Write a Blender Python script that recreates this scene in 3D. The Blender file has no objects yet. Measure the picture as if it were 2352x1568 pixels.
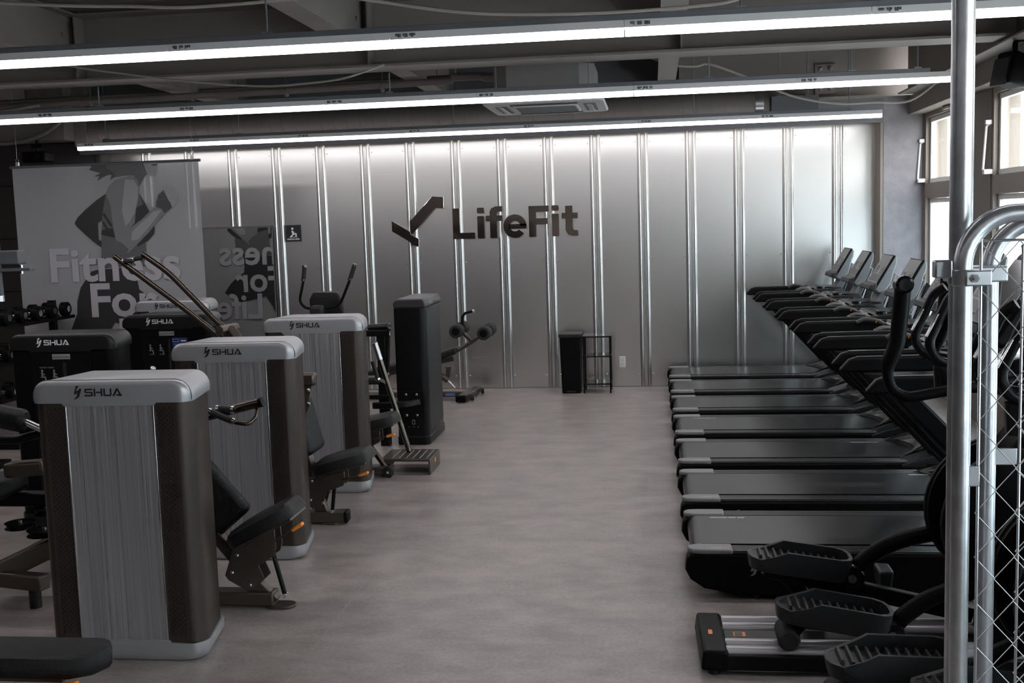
import bpy, math, random
from mathutils import Vector, Matrix
random.seed(7)
SC = bpy.context.scene
COL = SC.collection

# ------------------------------------------------------------------ camera, world, exposure
EYE = 1.85
FPX, YAW, PITCH, ROLL = 2545.4, -0.1284, -0.1081, -0.0312
def camera_axes():
    cy, sy, cp, sp = math.cos(YAW), math.sin(YAW), math.cos(PITCH), math.sin(PITCH)
    f = Vector((sy*cp, cy*cp, sp)); r = Vector((cy, -sy, 0)); u = r.cross(f)
    cr, sr = math.cos(ROLL), math.sin(ROLL)
    return cr*r + sr*u, -sr*r + cr*u, f
_r, _u, _f = camera_axes()
cam_data = bpy.data.cameras.new('camera'); cam = bpy.data.objects.new('camera', cam_data); COL.objects.link(cam)
cam_data.sensor_width = 36.0; cam_data.sensor_fit = 'HORIZONTAL'; cam_data.lens = FPX*36.0/2352.0
cam_data.clip_start = .05; cam_data.clip_end = 200
cam.matrix_world = Matrix(((_r.x, _u.x, -_f.x, 0), (_r.y, _u.y, -_f.y, 0), (_r.z, _u.z, -_f.z, EYE), (0, 0, 0, 1)))
SC.camera = cam
world = bpy.data.worlds.new('overcast_sky'); SC.world = world; world.use_nodes = True
bg = world.node_tree.nodes['Background']; bg.inputs[0].default_value = (.97, .985, 1.0, 1); bg.inputs[1].default_value = 13.0
LED_GLOW = 5.0      # diffuser brightness seen directly
LED_RADIANCE = 26.0 # downward light of the battens
SC.view_settings.view_transform = 'Standard'; SC.view_settings.look = 'None'
SC.view_settings.exposure = 0.0; SC.view_settings.gamma = 1.0; SC.view_settings.use_curve_mapping = False
SC.cycles.max_bounces = 5; SC.cycles.diffuse_bounces = 3; SC.cycles.glossy_bounces = 4; SC.cycles.transparent_max_bounces = 10
SC.cycles.caustics_reflective = True; SC.cycles.caustics_refractive = False
SC.cycles.sample_clamp_indirect = 6.0
SC.cycles.use_denoising = True
SC.cycles.use_adaptive_sampling = True; SC.cycles.adaptive_threshold = .04

# ------------------------------------------------------------------ materials
M = {}
def mat(name, col, rough=.5, metal=0., bump=0., bscale=60., var=0., vscale=4., spec=.5, emit=None, strength=0., aniso=0., coat=0.):
    m = bpy.data.materials.new(name); m.use_nodes = True; nt = m.node_tree; b = nt.nodes['Principled BSDF']
    b.inputs['Base Color'].default_value = (*col, 1); b.inputs['Roughness'].default_value = rough; b.inputs['Metallic'].default_value = metal
    b.inputs['Specular IOR Level'].default_value = spec; b.inputs['Anisotropic'].default_value = aniso
    b.inputs['Coat Weight'].default_value = coat
    if emit:
        b.inputs['Emission Color'].default_value = (*emit, 1); b.inputs['Emission Strength'].default_value = strength
    tc = nt.nodes.new('ShaderNodeTexCoord')
    if bump > 0:
        n = nt.nodes.new('ShaderNodeTexNoise'); n.inputs['Scale'].default_value = bscale; n.inputs['Detail'].default_value = 3
        bp = nt.nodes.new('ShaderNodeBump'); bp.inputs['Strength'].default_value = bump; bp.inputs['Distance'].default_value = .01
        nt.links.new(tc.outputs['Object'], n.inputs['Vector']); nt.links.new(n.outputs['Fac'], bp.inputs['Height']); nt.links.new(bp.outputs['Normal'], b.inputs['Normal'])
    if var > 0:
        n = nt.nodes.new('ShaderNodeTexNoise'); n.inputs['Scale'].default_value = vscale; n.inputs['Detail'].default_value = 2
        r = nt.nodes.new('ShaderNodeMapRange'); r.inputs[1].default_value = .3; r.inputs[2].default_value = .7; r.inputs[3].default_value = 1-var; r.inputs[4].default_value = 1+var
        mx = nt.nodes.new('ShaderNodeVectorMath'); mx.operation = 'SCALE'; mx.inputs[0].default_value = col
        nt.links.new(tc.outputs['Object'], n.inputs['Vector']); nt.links.new(n.outputs['Fac'], r.inputs[0]); nt.links.new(r.outputs[0], mx.inputs['Scale']); nt.links.new(mx.outputs[0], b.inputs['Base Color'])
    if emit: m.cycles.emission_sampling = 'NONE' if name == 'led_dimmed' else 'AUTO'
    M[name] = m
    return m
def nodes_of(m): return m.node_tree, m.node_tree.nodes['Principled BSDF']

mat('black_plastic', (.0050, .0050, .0054), .42, spec=.08)
mat('charcoal_plastic', (.018, .0185, .020), .42, spec=.3)
mat('grey_plastic', (.16, .155, .16), .45)
mat('black_gloss', (.006, .006, .007), .18)
mat('black_metal', (.006, .0062, .0068), .36, spec=.15)
mat('dark_shell', (.006, .0062, .007), .32, spec=.15)
mat('hood_gloss', (.016, .0165, .0175), .28, spec=.6)
mat('hood_insert', (.085, .08, .077), .34, spec=.5)
mat('dark_cap', (.026, .027, .029), .4)
mat('vinyl', (.007, .007, .008), .40, bump=.35, bscale=420, spec=.3)
mat('foam', (.016, .016, .017), .75, bump=.3, bscale=300)
mat('rubber', (.01, .01, .01), .7)
mat('bronze', (.100, .083, .071), .33, metal=.65)
mat('bronze_shell', (.060, .049, .043), .38, metal=.5, spec=.35)
mat('bronze_tube', (.11, .092, .08), .26, metal=.95)
mat('black_cap', (.012, .0122, .013), .36, spec=.25)
mat('chrome', (.75, .75, .76), .14, metal=1.)
mat('steel', (.45, .45, .46), .3, metal=1.)
mat('silver_cap', (.42, .42, .44), .36, metal=.55)
mat('orange_plastic', (.82, .24, .03), .4)
mat('slot_dark', (.003, .003, .003), .9)
mat('galvanised', (.50, .52, .545), .30, metal=.9, var=.12, vscale=25)
mat('galvanised_wire', (.55, .56, .57), .28, metal=.95)
mat('ceiling_paint', (.12, .105, .096), .7)
mat('deck_paint', (.11, .096, .088), .75)
mat('beam_paint', (.205, .18, .167), .6)
mat('duct_paint', (.165, .146, .135), .55)
mat('grey_box', (.12, .125, .135), .5)
mat('seam_grey', (.34, .31, .30), .5)
mat('grip_grey', (.07, .068, .068), .4)
mat('ac_white', (.55, .545, .55), .45)
mat('ac_body', (.17, .165, .16), .55)
mat('ac_dark', (.16, .16, .165), .6)
mat('cable_white', (.36, .34, .31), .6)
mat('rod_zinc', (.24, .29, .33), .35, metal=.7)
mat('track_grey', (.16, .165, .18), .45, metal=.3)
mat('fixture_white', (.85, .84, .86), .45)
mat('spec_print', (.1, .1, .1), .7)
mat('led', (.9, .9, .9), .5, emit=(1.0, .97, 1.0), strength=LED_GLOW)
mat('led_dimmed', (.9, .9, .9), .5, emit=(1.0, .97, 1.0), strength=1.6)
mat('led_warm', (.9, .85, .75), .5, emit=(1.0, .86, .66), strength=9.0)
mat('bulkhead', (.13, .13, .14), .55)
mat('taupe_wall', (.20, .175, .155), .7, bump=.08, bscale=40)
mat('frame_taupe', (.22, .185, .16), .5)
mat('dark_wall', (.045, .040, .037), .7)
mat('plaster', (.20, .188, .205), .7, bump=.5, bscale=28, var=.10, vscale=9)
mat('sash_white', (.78, .78, .76), .4)
mat('logo_mirror', (.80, .71, .675), .05, metal=1.)
mat('sign_black', (.012, .012, .016), .5)
mat('print_white', (.8, .8, .8), .6)
mat('print_grey', (.42, .42, .43), .5)
mat('print_black', (.012, .012, .014), .4)
mat('plate_silver', (.30, .31, .32), .4, metal=.3)
mat('label_blue', (.03, .04, .16), .4)
mat('label_blue_light', (.10, .2, .45), .4)
mat('label_white', (.65, .66, .68), .5)
mat('outlet_white', (.62, .62, .60), .4)
mat('belt', (.008, .008, .0086), .285, spec=.24)
mat('rail_strip', (.014, .014, .015), .30, spec=.3)
mat('screen', (.055, .058, .064), .12, spec=.5)
mat('screen_frame', (.16, .16, .17), .25)
mat('console_back', (.13, .135, .14), .3, metal=.2)
mat('key_dark', (.025, .022, .022), .3)
mat('key_violet', (.13, .12, .26), .4)
mat('alu_rail', (.50, .48, .50), .32, metal=.3)
mat('pedal', (.017, .018, .0195), .42, spec=.3)
mat('pedal_tread', (.014, .0135, .0135), .5)
mat('banner_dark', (.036, .035, .036), .45)
mat('banner_shade', (.075, .073, .075), .45)
mat('banner_mid', (.12, .117, .12), .45)
mat('banner_skin', (.21, .206, .212), .45)
mat('banner_light', (.33, .325, .335), .45)
mat('banner_text', (.47, .455, .485), .45)
mat('mirror', (.62, .64, .63), .015, metal=1.)
mat('outer_cream', (.62, .55, .44), .8)
mat('outer_white', (.75, .75, .73), .8)
mat('outer_glass', (.12, .17, .18), .1)
mat('outer_ground', (.42, .41, .40), .9)
mat('blue_sheet', (.05, .32, .62), .6)
mat('green_net', (.12, .32, .36), .7)

def galvanised_sheet():
    m = mat('galv_sheet', (.70, .69, .68), .27, metal=1.)
    nt, b = nodes_of(m); tc = nt.nodes.new('ShaderNodeTexCoord')
    n = nt.nodes.new('ShaderNodeTexNoise'); n.inputs['Scale'].default_value = 2.2; n.inputs['Detail'].default_value = 5
    r = nt.nodes.new('ShaderNodeMapRange'); r.inputs[3].default_value = .276; r.inputs[4].default_value = .295
    nt.links.new(tc.outputs['Object'], n.inputs['Vector']); nt.links.new(n.outputs['Fac'], r.inputs[0]); nt.links.new(r.outputs[0], b.inputs['Roughness'])
galvanised_sheet()
def brushed():
    m = mat('brushed_panel', (.50, .50, .53), .36, metal=.8)
    nt, b = nodes_of(m); tc = nt.nodes.new('ShaderNodeTexCoord'); mp = nt.nodes.new('ShaderNodeMapping'); mp.inputs['Scale'].default_value = (260, 260, 1.2)
    n = nt.nodes.new('ShaderNodeTexNoise'); n.inputs['Scale'].default_value = 1.; n.inputs['Detail'].default_value = 4
    r = nt.nodes.new('ShaderNodeMapRange'); r.inputs[1].default_value = .3; r.inputs[2].default_value = .7; r.inputs[3].default_value = .26; r.inputs[4].default_value = .50
    c = nt.nodes.new('ShaderNodeMapRange'); c.inputs[1].default_value = .3; c.inputs[2].default_value = .7; c.inputs[3].default_value = .75; c.inputs[4].default_value = 1.25
    v = nt.nodes.new('ShaderNodeVectorMath'); v.operation = 'SCALE'; v.inputs[0].default_value = (.50, .50, .53)
    nt.links.new(tc.outputs['Object'], mp.inputs[0]); nt.links.new(mp.outputs[0], n.inputs['Vector'])
    nt.links.new(n.outputs['Fac'], r.inputs[0]); nt.links.new(r.outputs[0], b.inputs['Roughness'])
    nt.links.new(n.outputs['Fac'], c.inputs[0]); nt.links.new(c.outputs[0], v.inputs['Scale']); nt.links.new(v.outputs[0], b.inputs['Base Color'])
brushed()
def floor_material():
    m = mat('floor_vinyl', (.2, .19, .185), .5)
    nt, b = nodes_of(m); tc = nt.nodes.new('ShaderNodeTexCoord')
    mp = nt.nodes.new('ShaderNodeMapping'); mp.inputs['Scale'].default_value = (1.0, 1.7, 1)
    n1 = nt.nodes.new('ShaderNodeTexNoise'); n1.inputs['Scale'].default_value = 3.6; n1.inputs['Detail'].default_value = 6; n1.inputs['Roughness'].default_value = .62
    n2 = nt.nodes.new('ShaderNodeTexNoise'); n2.inputs['Scale'].default_value = 55; n2.inputs['Detail'].default_value = 2
    nt.links.new(tc.outputs['Object'], mp.inputs[0]); nt.links.new(mp.outputs[0], n1.inputs['Vector']); nt.links.new(tc.outputs['Object'], n2.inputs['Vector'])
    mx = nt.nodes.new('ShaderNodeMix'); mx.data_type = 'FLOAT'; mx.inputs[0].default_value = .3
    nt.links.new(n1.outputs['Fac'], mx.inputs[2]); nt.links.new(n2.outputs['Fac'], mx.inputs[3])
    cr = nt.nodes.new('ShaderNodeValToRGB'); cr.color_ramp.elements[0].position = .38; cr.color_ramp.elements[1].position = .62
    cr.color_ramp.elements[0].color = (.215, .187, .178, 1); cr.color_ramp.elements[1].color = (.345, .302, .289, 1)
    nt.links.new(mx.outputs[0], cr.inputs[0]); nt.links.new(cr.outputs[0], b.inputs['Base Color'])
    r = nt.nodes.new('ShaderNodeMapRange'); r.inputs[3].default_value = .26; r.inputs[4].default_value = .42
    nt.links.new(n1.outputs['Fac'], r.inputs[0]); nt.links.new(r.outputs[0], b.inputs['Roughness'])
floor_material()
def pane_material(name, tint, gloss, frosted=False):
    m = bpy.data.materials.new(name); m.use_nodes = True; nt = m.node_tree; nt.nodes.clear()
    out = nt.nodes.new('ShaderNodeOutputMaterial'); tr = nt.nodes.new('ShaderNodeBsdfTransparent'); tr.inputs[0].default_value = (*tint, 1)
    gl = nt.nodes.new('ShaderNodeBsdfGlossy'); gl.inputs['Roughness'].default_value = .03
    mx = nt.nodes.new('ShaderNodeMixShader'); mx.inputs[0].default_value = gloss
    src = tr
    if frosted:
        tl = nt.nodes.new('ShaderNodeBsdfTranslucent'); tl.inputs[0].default_value = (.85, .93, .97, 1)
        m2 = nt.nodes.new('ShaderNodeMixShader'); m2.inputs[0].default_value = .85
        nt.links.new(tr.outputs[0], m2.inputs[1]); nt.links.new(tl.outputs[0], m2.inputs[2]); src = m2
    nt.links.new(src.outputs[0], mx.inputs[1]); nt.links.new(gl.outputs[0], mx.inputs[2]); nt.links.new(mx.outputs[0], out.inputs[0])
    M[name] = m
pane_material('glass', (.97, .99, .98), .06)
pane_material('frosted_glass', (.9, .95, .97), .05, True)
def banner_material():
    m = mat('banner_cloth', (.38, .375, .385), .36)
    nt, b = nodes_of(m); out = [n for n in nt.nodes if n.type == 'OUTPUT_MATERIAL'][0]
    tr = nt.nodes.new('ShaderNodeBsdfTransparent'); mx = nt.nodes.new('ShaderNodeMixShader'); mx.inputs[0].default_value = .09
    nt.links.new(b.outputs[0], mx.inputs[1]); nt.links.new(tr.outputs[0], mx.inputs[2]); nt.links.new(mx.outputs[0], out.inputs[0])
banner_material()

# ------------------------------------------------------------------ mesh helpers
class MB:
    def __init__(s): s.v = []; s.f = []
    def add(s, vs, fs):
        o = len(s.v); s.v += [tuple(v) for v in vs]; s.f += [tuple(i+o for i in f) for f in fs]; return s
    def box(s, c, d, rot=None):
        hx, hy, hz = d[0]/2, d[1]/2, d[2]/2
        vs = [Vector((x*hx, y*hy, z*hz)) for z in (-1, 1) for y in (-1, 1) for x in (-1, 1)]
        if rot is not None: vs = [rot @ v for v in vs]
        c = Vector(c)
        return s.add([v+c for v in vs], [(0, 2, 3, 1), (4, 5, 7, 6), (0, 1, 5, 4), (2, 6, 7, 3), (0, 4, 6, 2), (1, 3, 7, 5)])
    def span(s, a, b):
        return s.box([(a[i]+b[i])/2 for i in range(3)], [abs(b[i]-a[i]) for i in range(3)])
    def bar(s, p, q, w, h, up=(0, 0, 1)):
        p, q = Vector(p), Vector(q); d = (q-p); L = d.length; d.normalize(); up = Vector(up)
        if abs(d.dot(up)) > .99: up = Vector((0, 1, 0)) if abs(d.y) < .9 else Vector((1, 0, 0))
        x = d.cross(up).normalized(); z = x.cross(d)
        R = Matrix((x, d, z)).transposed()
        return s.box((p+q)/2, (w, L, h), R)
    def tube(s, pts, r, n=10, caps=True, closed=False):
        pts = [Vector(p) for p in pts]; k = len(pts); rs = r if isinstance(r, (list, tuple)) else [r]*k
        T = []
        for i in range(k):
            a = pts[i-1] if (i > 0 or closed) else pts[i]; b = pts[(i+1) % k] if (i < k-1 or closed) else pts[i]
            T.append((b-a).normalized())
        N = T[0].orthogonal().normalized(); o = len(s.v); vs = []
        for i in range(k):
            N = (N - T[i]*N.dot(T[i]))
            if N.length < 1e-6: N = T[i].orthogonal()
            N.normalize(); B = T[i].cross(N)
            vs += [pts[i] + rs[i]*(math.cos(2*math.pi*j/n)*N + math.sin(2*math.pi*j/n)*B) for j in range(n)]
        fs = []
        for i in range(k if closed else k-1):
            i2 = (i+1) % k
            fs += [(i*n+j, i*n+(j+1) % n, i2*n+(j+1) % n, i2*n+j) for j in range(n)]
        if caps and not closed: fs += [tuple(range(n-1, -1, -1)), tuple((k-1)*n+j for j in range(n))]
        return s.add(vs, fs)
    def cyl(s, p, q, r, n=16): return s.tube([p, q], r, n)
    def prism(s, prof, axis, a, b, org=(0, 0, 0)):
        """prof: 2-D outline; axis 'x': outline is (y,z); 'y': (x,z); 'z': (x,y); extruded from a to b"""
        def P(u, v, t):
            if axis == 'x': p = (t, u, v)
            elif axis == 'y': p = (u, t, v)
            else: p = (u, v, t)
            return (p[0]+org[0], p[1]+org[1], p[2]+org[2])
        n = len(prof); vs = [P(u, v, a) for u, v in prof] + [P(u, v, b) for u, v in prof]
        area = sum(prof[i][0]*prof[(i+1) % n][1]-prof[(i+1) % n][0]*prof[i][1] for i in range(n))
        flip = (area > 0) == (axis == 'y')
        if b < a: flip = not flip
        fs = [tuple(range(n-1, -1, -1)), tuple(range(n, 2*n))] + [(i, (i+1) % n, n+(i+1) % n, n+i) for i in range(n)]
        if flip: fs = [tuple(reversed(f)) for f in fs]
        return s.add(vs, fs)
    def lathe(s, prof, org=(0, 0, 0), axis='z', n=24):
        vs = []; k = len(prof)
        for r, h in prof:
            for j in range(n):
                a = 2*math.pi*j/n; x, y = r*math.cos(a), r*math.sin(a)
                p = (x, y, h) if axis == 'z' else ((x, h, y) if axis == 'y' else (h, x, y))
                vs.append((p[0]+org[0], p[1]+org[1], p[2]+org[2]))
        fs = [(i*n+j, i*n+(j+1) % n, (i+1)*n+(j+1) % n, (i+1)*n+j) for i in range(k-1) for j in range(n)]
        fs += [tuple(range(n-1, -1, -1)), tuple((k-1)*n+j for j in range(n))]
        return s.add(vs, fs)
    def loft(s, rings, caps=True):
        n = len(rings[0]); vs = [p for r in rings for p in r]
        fs = [(i*n+j, i*n+(j+1) % n, (i+1)*n+(j+1) % n, (i+1)*n+j) for i in range(len(rings)-1) for j in range(n)]
        if caps: fs += [tuple(range(n-1, -1, -1)), tuple((len(rings)-1)*n+j for j in range(n))]
        return s.add(vs, fs)
    def poly(s, pts): return s.add(pts, [tuple(range(len(pts)))])
    def build(s, name, material, parent=None, bevel=0., seg=2, smooth=True, label=None):
        me = bpy.data.meshes.new(name); me.from_pydata(s.v, [], s.f); me.update()
        import bmesh
        bm = bmesh.new(); bm.from_mesh(me); bmesh.ops.recalc_face_normals(bm, faces=bm.faces); bm.to_mesh(me); bm.free()
        me.materials.append(M[material])
        if smooth:
            me.polygons.foreach_set('use_smooth', [True]*len(me.polygons)); me.set_sharp_from_angle(angle=math.radians(38))
        o = bpy.data.objects.new(name, me); COL.objects.link(o)
        if parent is not None: o.parent = parent
        if bevel > 0:
            md = o.modifiers.new('bevel', 'BEVEL'); md.width = bevel; md.segments = seg; md.limit_method = 'ANGLE'; md.angle_limit = math.radians(35)
        if label: o['label'] = label
        return o
def rrect(x0, y0, x1, y1, r, n=5, corners=(1, 1, 1, 1)):
    """rounded rectangle outline, counter-clockwise from lower left; corners = (ll, lr, ur, ul) radius factors"""
    out = []
    for (cx, cy, a0, k) in ((x0, y0, 180, corners[0]), (x1, y0, 270, corners[1]), (x1, y1, 0, corners[2]), (x0, y1, 90, corners[3])):
        rr = r*k
        if rr <= 1e-6: out.append((cx, cy)); continue
        ox = cx + (rr if cx == x0 else -rr); oy = cy + (rr if cy == y0 else -rr)
        for i in range(n+1):
            a = math.radians(a0 + 90*i/n); out.append((ox+rr*math.cos(a), oy+rr*math.sin(a)))
    return out
def arc(cx, cy, r, a0, a1, n=8): return [(cx+r*math.cos(math.radians(a0+(a1-a0)*i/n)), cy+r*math.sin(math.radians(a0+(a1-a0)*i/n))) for i in range(n+1)]
def smooth_path(pts, n=6):
    """Catmull-Rom through pts"""
    P = [Vector(p) for p in pts]; P = [2*P[0]-P[1]] + P + [2*P[-1]-P[-2]]; out = []
    for i in range(1, len(P)-2):
        a, b, c, d = P[i-1], P[i], P[i+1], P[i+2]
        for k in range(n):
            t = k/n; out.append(.5*((2*b)+(c-a)*t+(2*a-5*b+4*c-d)*t*t+(3*b-a-3*c+d)*t**3))
    out.append(P[-2]); return out
def fillet(pts, r, n=5):
    """polyline with rounded corners"""
    P = [Vector(p) for p in pts]; out = [P[0]]
    for i in range(1, len(P)-1):
        a, b, c = P[i-1], P[i], P[i+1]; d1 = (a-b); d2 = (c-b); rr = min(r, d1.length*.48, d2.length*.48)
        p, q = b+d1.normalized()*rr, b+d2.normalized()*rr
        for k in range(n+1):
            t = k/n; out.append((1-t)**2*p+2*t*(1-t)*b+t*t*q)
    out.append(P[-1]); return out
def tag(o, label, cat, group=None, kind=None):
    o['label'] = label; o['category'] = cat
    if group: o['group'] = group
    if kind: o['kind'] = kind
    return o
def structure(o, label=None):
    o['kind'] = 'structure'
    if label: o['label'] = label
    return o
def thing(name, loc, label, cat, group=None, rz=0.):
    o = bpy.data.objects.new(name, None); COL.objects.link(o); o.location = loc; o.rotation_euler = (0, 0, rz); o.empty_display_size = .1
    return tag(o, label, cat, group)
def copy_tree(o, parent=None):
    c = o.copy(); COL.objects.link(c)
    if parent is not None: c.parent = parent
    for ch in list(o.children): copy_tree(ch, c)
    return c
def text_mesh(name, body, size, material, matrix, parent=None, extrude=.001, offset=0., align='LEFT', space=1.0, width=1.0):
    cu = bpy.data.curves.new(name, 'FONT'); cu.body = body; cu.size = size; cu.extrude = extrude; cu.offset = offset; cu.align_x = align; cu.space_character = space; cu.resolution_u = 3
    t = bpy.data.objects.new(name, cu); COL.objects.link(t)
    dg = bpy.context.evaluated_depsgraph_get(); dg.update()
    me = bpy.data.meshes.new_from_object(t.evaluated_get(dg)); bpy.data.objects.remove(t); bpy.data.curves.remove(cu)
    me.transform(Matrix.Diagonal((width, 1, 1, 1))); me.transform(matrix)
    me.materials.clear(); me.materials.append(M[material])
    o = bpy.data.objects.new(name, me); COL.objects.link(o)
    if parent is not None: o.parent = parent
    return o
FRONT = Matrix.Rotation(math.radians(90), 4, 'X')      # text readable when looking along +y
BACKSIDE = Matrix.Rotation(math.radians(180), 4, 'Z') @ FRONT
def at(x, y, z, rot=FRONT): return Matrix.Translation((x, y, z)) @ rot

# ------------------------------------------------------------------ room shell
WALL_Y = 12.13; RIGHT_X = 2.78; LEFT_X = -8.8; BACK_Y = -4.5; DECK_Z = 3.50
structure(MB().span((LEFT_X-.2, BACK_Y-.2, -.12), (RIGHT_X+.25, WALL_Y+.25, 0)).build('floor', 'floor_vinyl', smooth=False), 'grey concrete-look vinyl floor')
fl = bpy.data.objects['floor']
seam = MB()
for x in (-1.52,): seam.span((x-.0012, BACK_Y, 0), (x+.0012, WALL_Y-.02, .0006))
seam.build('sheet_seam', 'seam_grey', fl, smooth=False); seam_o = bpy.data.objects['sheet_seam']; seam_o['kind'] = 'stuff'
structure(MB().span((LEFT_X-.2, WALL_Y+.03, 0), (RIGHT_X+.25, WALL_Y+.25, DECK_Z)).build('wall_back', 'dark_wall', smooth=False), 'back wall behind the metal sheets')
structure(MB().span((LEFT_X-.2, BACK_Y-.2, 0), (LEFT_X, WALL_Y+.2, DECK_Z)).build('wall_left', 'dark_wall', smooth=False), 'dark wall on the left')
structure(MB().span((LEFT_X, BACK_Y-.2, 0), (RIGHT_X+.2, BACK_Y, DECK_Z)).build('wall_front', 'taupe_wall', smooth=False), 'taupe wall behind the viewer')
structure(MB().span((LEFT_X, -2.1, 0), (-2.75, -1.95, 1.82)).build('equipment_stand_in', 'dark_wall', bevel=.005), 'added dark slab behind the viewer standing in for equipment in reflections')  # added unseen slab, darkens the lower left reflections in place of black equipment
# ribbed deck ceiling
dk = MB(); prof = []; y = BACK_Y
while y < WALL_Y+.1:
    prof += [(y, DECK_Z), (y+.16, DECK_Z), (y+.19, DECK_Z+.05), (y+.27, DECK_Z+.05)]; y += .30
prof += [(y, DECK_Z+.2), (BACK_Y, DECK_Z+.2)]
dk.prism(prof, 'x', LEFT_X, RIGHT_X+.2)
structure(dk.build('ceiling', 'deck_paint', smooth=False), 'dark painted ribbed steel deck ceiling')

# ------------------------------------------------------------------ back wall: galvanised sheets with rib pairs
sheets = thing('metal_wall_cladding', (0, 0, 0), 'galvanised steel sheet cladding with paired vertical ribs on the back wall', 'wall cladding')
PITCH_X = .509; X0 = -4.673; Z0, Z1 = .012, 2.86
seams = [X0 + i*PITCH_X for i in range(-2, 14)]
edges = [-6.13] + seams + [2.33]
def ridge(x, w, h, n=8): return [(x + w*(i/n-.5), h*math.sin(math.pi*i/n)**.8) for i in range(n+1)]
for i in range(len(edges)-1):
    a, b = edges[i], edges[i+1]; prof = [(a+.001, 0)]
    if i > 0: prof += [(a+.012, 0)] + [(x, h) for x, h in ridge(a+.036, .046, .026)]
    if i < len(edges)-2: prof += [(x, h) for x, h in ridge(b-.036, .046, .026)] + [(b-.012, 0)]
    prof += [(b-.001, 0)]
    pts = [(x, WALL_Y - h) for x, h in prof] + [(b-.001, WALL_Y+.012), (a+.001, WALL_Y+.012)]
    MB().prism(pts, 'z', Z0, Z1).build('metal_sheet', 'galv_sheet', sheets)
scr = MB()
for s in seams:
    for dx in (-.078, .078):
        for z in (2.655, 1.413, .145):
            scr.lathe([(.007, 0), (.007, -.003), (.004, -.006)], (s+dx, WALL_Y, z), 'y', 8)
scr.build('screw_heads', 'chrome', sheets)['kind'] = 'stuff'
structure(MB().span((-6.13, WALL_Y-.006, 0), (2.33, WALL_Y+.02, .012)).build('baseboard_back', 'steel', smooth=False), 'thin metal strip at the foot of the cladding')
# bulkhead above, with a warm strip behind it
structure(MB().span((-6.35, 11.87, 2.735), (2.36, 11.97, DECK_Z)).build('trim_1', 'bulkhead', bevel=.003), 'grey bulkhead over the metal cladding')
structure(MB().span((-6.35, 11.97, 2.90), (2.36, WALL_Y+.02, DECK_Z)).build('trim_2', 'bulkhead', smooth=False), 'soffit behind the bulkhead')
cove = thing('cove_light_strip', (-1.9, 12.0, 2.86), 'warm hidden strip light behind the bulkhead over the metal wall', 'light')
MB().span((-4.2, -.012, 0), (4.2, .012, .03)).build('strip_profile', 'fixture_white', cove, smooth=False)
MB().span((-4.2, -.010, -.006), (4.2, .010, 0)).build('diffuser', 'led_warm', cove, smooth=False)
# return of the niche and plastered column on the right, dark return on the left
structure(MB().span((2.33, 11.875, 0), (2.36, WALL_Y+.02, 2.90)).build('trim_3', 'taupe_wall', smooth=False), 'taupe side return of the niche')
structure(MB().span((2.36, 11.87, 0), (RIGHT_X+.2, WALL_Y+.1, DECK_Z)).build('wall_column', 'plaster', smooth=False), 'grey plastered wall pier in the corner')
structure(MB().span((-6.17, 11.90, 0), (-6.13, WALL_Y+.03, 2.9)).build('trim_4', 'dark_wall', smooth=False), 'dark left side return of the niche')
structure(MB().span((LEFT_X, 11.30, 2.86), (-6.20, 11.62, DECK_Z)).build('trim_5', 'beam_paint', bevel=.004), 'boxed beam at the upper left')
structure(MB().span((-6.20, 11.50, 2.80), (-6.06, 11.62, DECK_Z)).build('trim_6', 'beam_paint', bevel=.004), 'steel post at the left end of the duct')
structure(MB().span((LEFT_X, 11.95, 0), (-6.17, 12.02, 2.88)).build('wall_panel', 'dark_wall', smooth=False), 'dark panelled wall beside the banner')
pn = bpy.data.objects['wall_panel']
for z in (.62, 1.22, 1.82, 2.42): MB().span((LEFT_X, 11.945, z), (-6.18, 11.95, z+.008)).build('panel_joint', 'slot_dark', pn, smooth=False)

# ------------------------------------------------------------------ steel frame overhead
def ibeam_x(name, x0, x1, yc, z0, z1, fl, tf=.018, tw=.012, label=None):
    b = MB(); b.span((x0, yc-fl/2, z0), (x1, yc+fl/2, z0+tf)); b.span((x0, yc-fl/2, z1-tf), (x1, yc+fl/2, z1)); b.span((x0, yc-tw/2, z0+tf), (x1, yc+tw/2, z1-tf))
    return structure(b.build(name, 'beam_paint', smooth=False), label)
def ibeam_y(name, y0, y1, xc, z0, z1, fl, tf=.014, tw=.01, label=None):
    b = MB(); b.span((xc-fl/2, y0, z0), (xc+fl/2, y1, z0+tf)); b.span((xc-fl/2, y0, z1-tf), (xc+fl/2, y1, z1)); b.span((xc-tw/2, y0, z0+tf), (xc+tw/2, y1, z1-tf))
    return structure(b.build(name, 'beam_paint', smooth=False), label)
nb = 10
for yc, lab in ((8.22, 'main steel beam crossing the ceiling'), (4.1, 'main steel beam in front of the first light row'), (0.0, 'main steel beam over the viewer')):
    o = ibeam_x(f'trim_{nb}', LEFT_X, RIGHT_X, yc, 3.0, DECK_Z, .30, label=lab); nb += 1
    st = MB()
    for x in (-4.36, -2.1, .16): st.span((x+.06, yc-.14, 3.02), (x+.072, yc+.14, DECK_Z-.02))
    st.build('stiffener', 'beam_paint', o, smooth=False)['kind'] = 'stuff'
for x in (-6.62, -4.36, -2.10, .16):
    for (a, b) in ((BACK_Y, -.01), (.01, 4.09), (4.11, 8.21), (8.23, 11.86)):
        o = ibeam_y(f'trim_{nb}', a, b, x, 3.14, DECK_Z, .17, label='secondary steel joist under the deck'); nb += 1
        bl = MB()
        for z in (3.22, 3.34):
            for ye in (a+.2, b-.2):
                for sx in (-1, 1): bl.lathe([(.016, 0), (.016, sx*.012), (.008, sx*.02)], (x+sx*.005, ye, z), 'x', 8)
        bl.build('bolt_heads', 'beam_paint', o)['kind'] = 'stuff'
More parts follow.
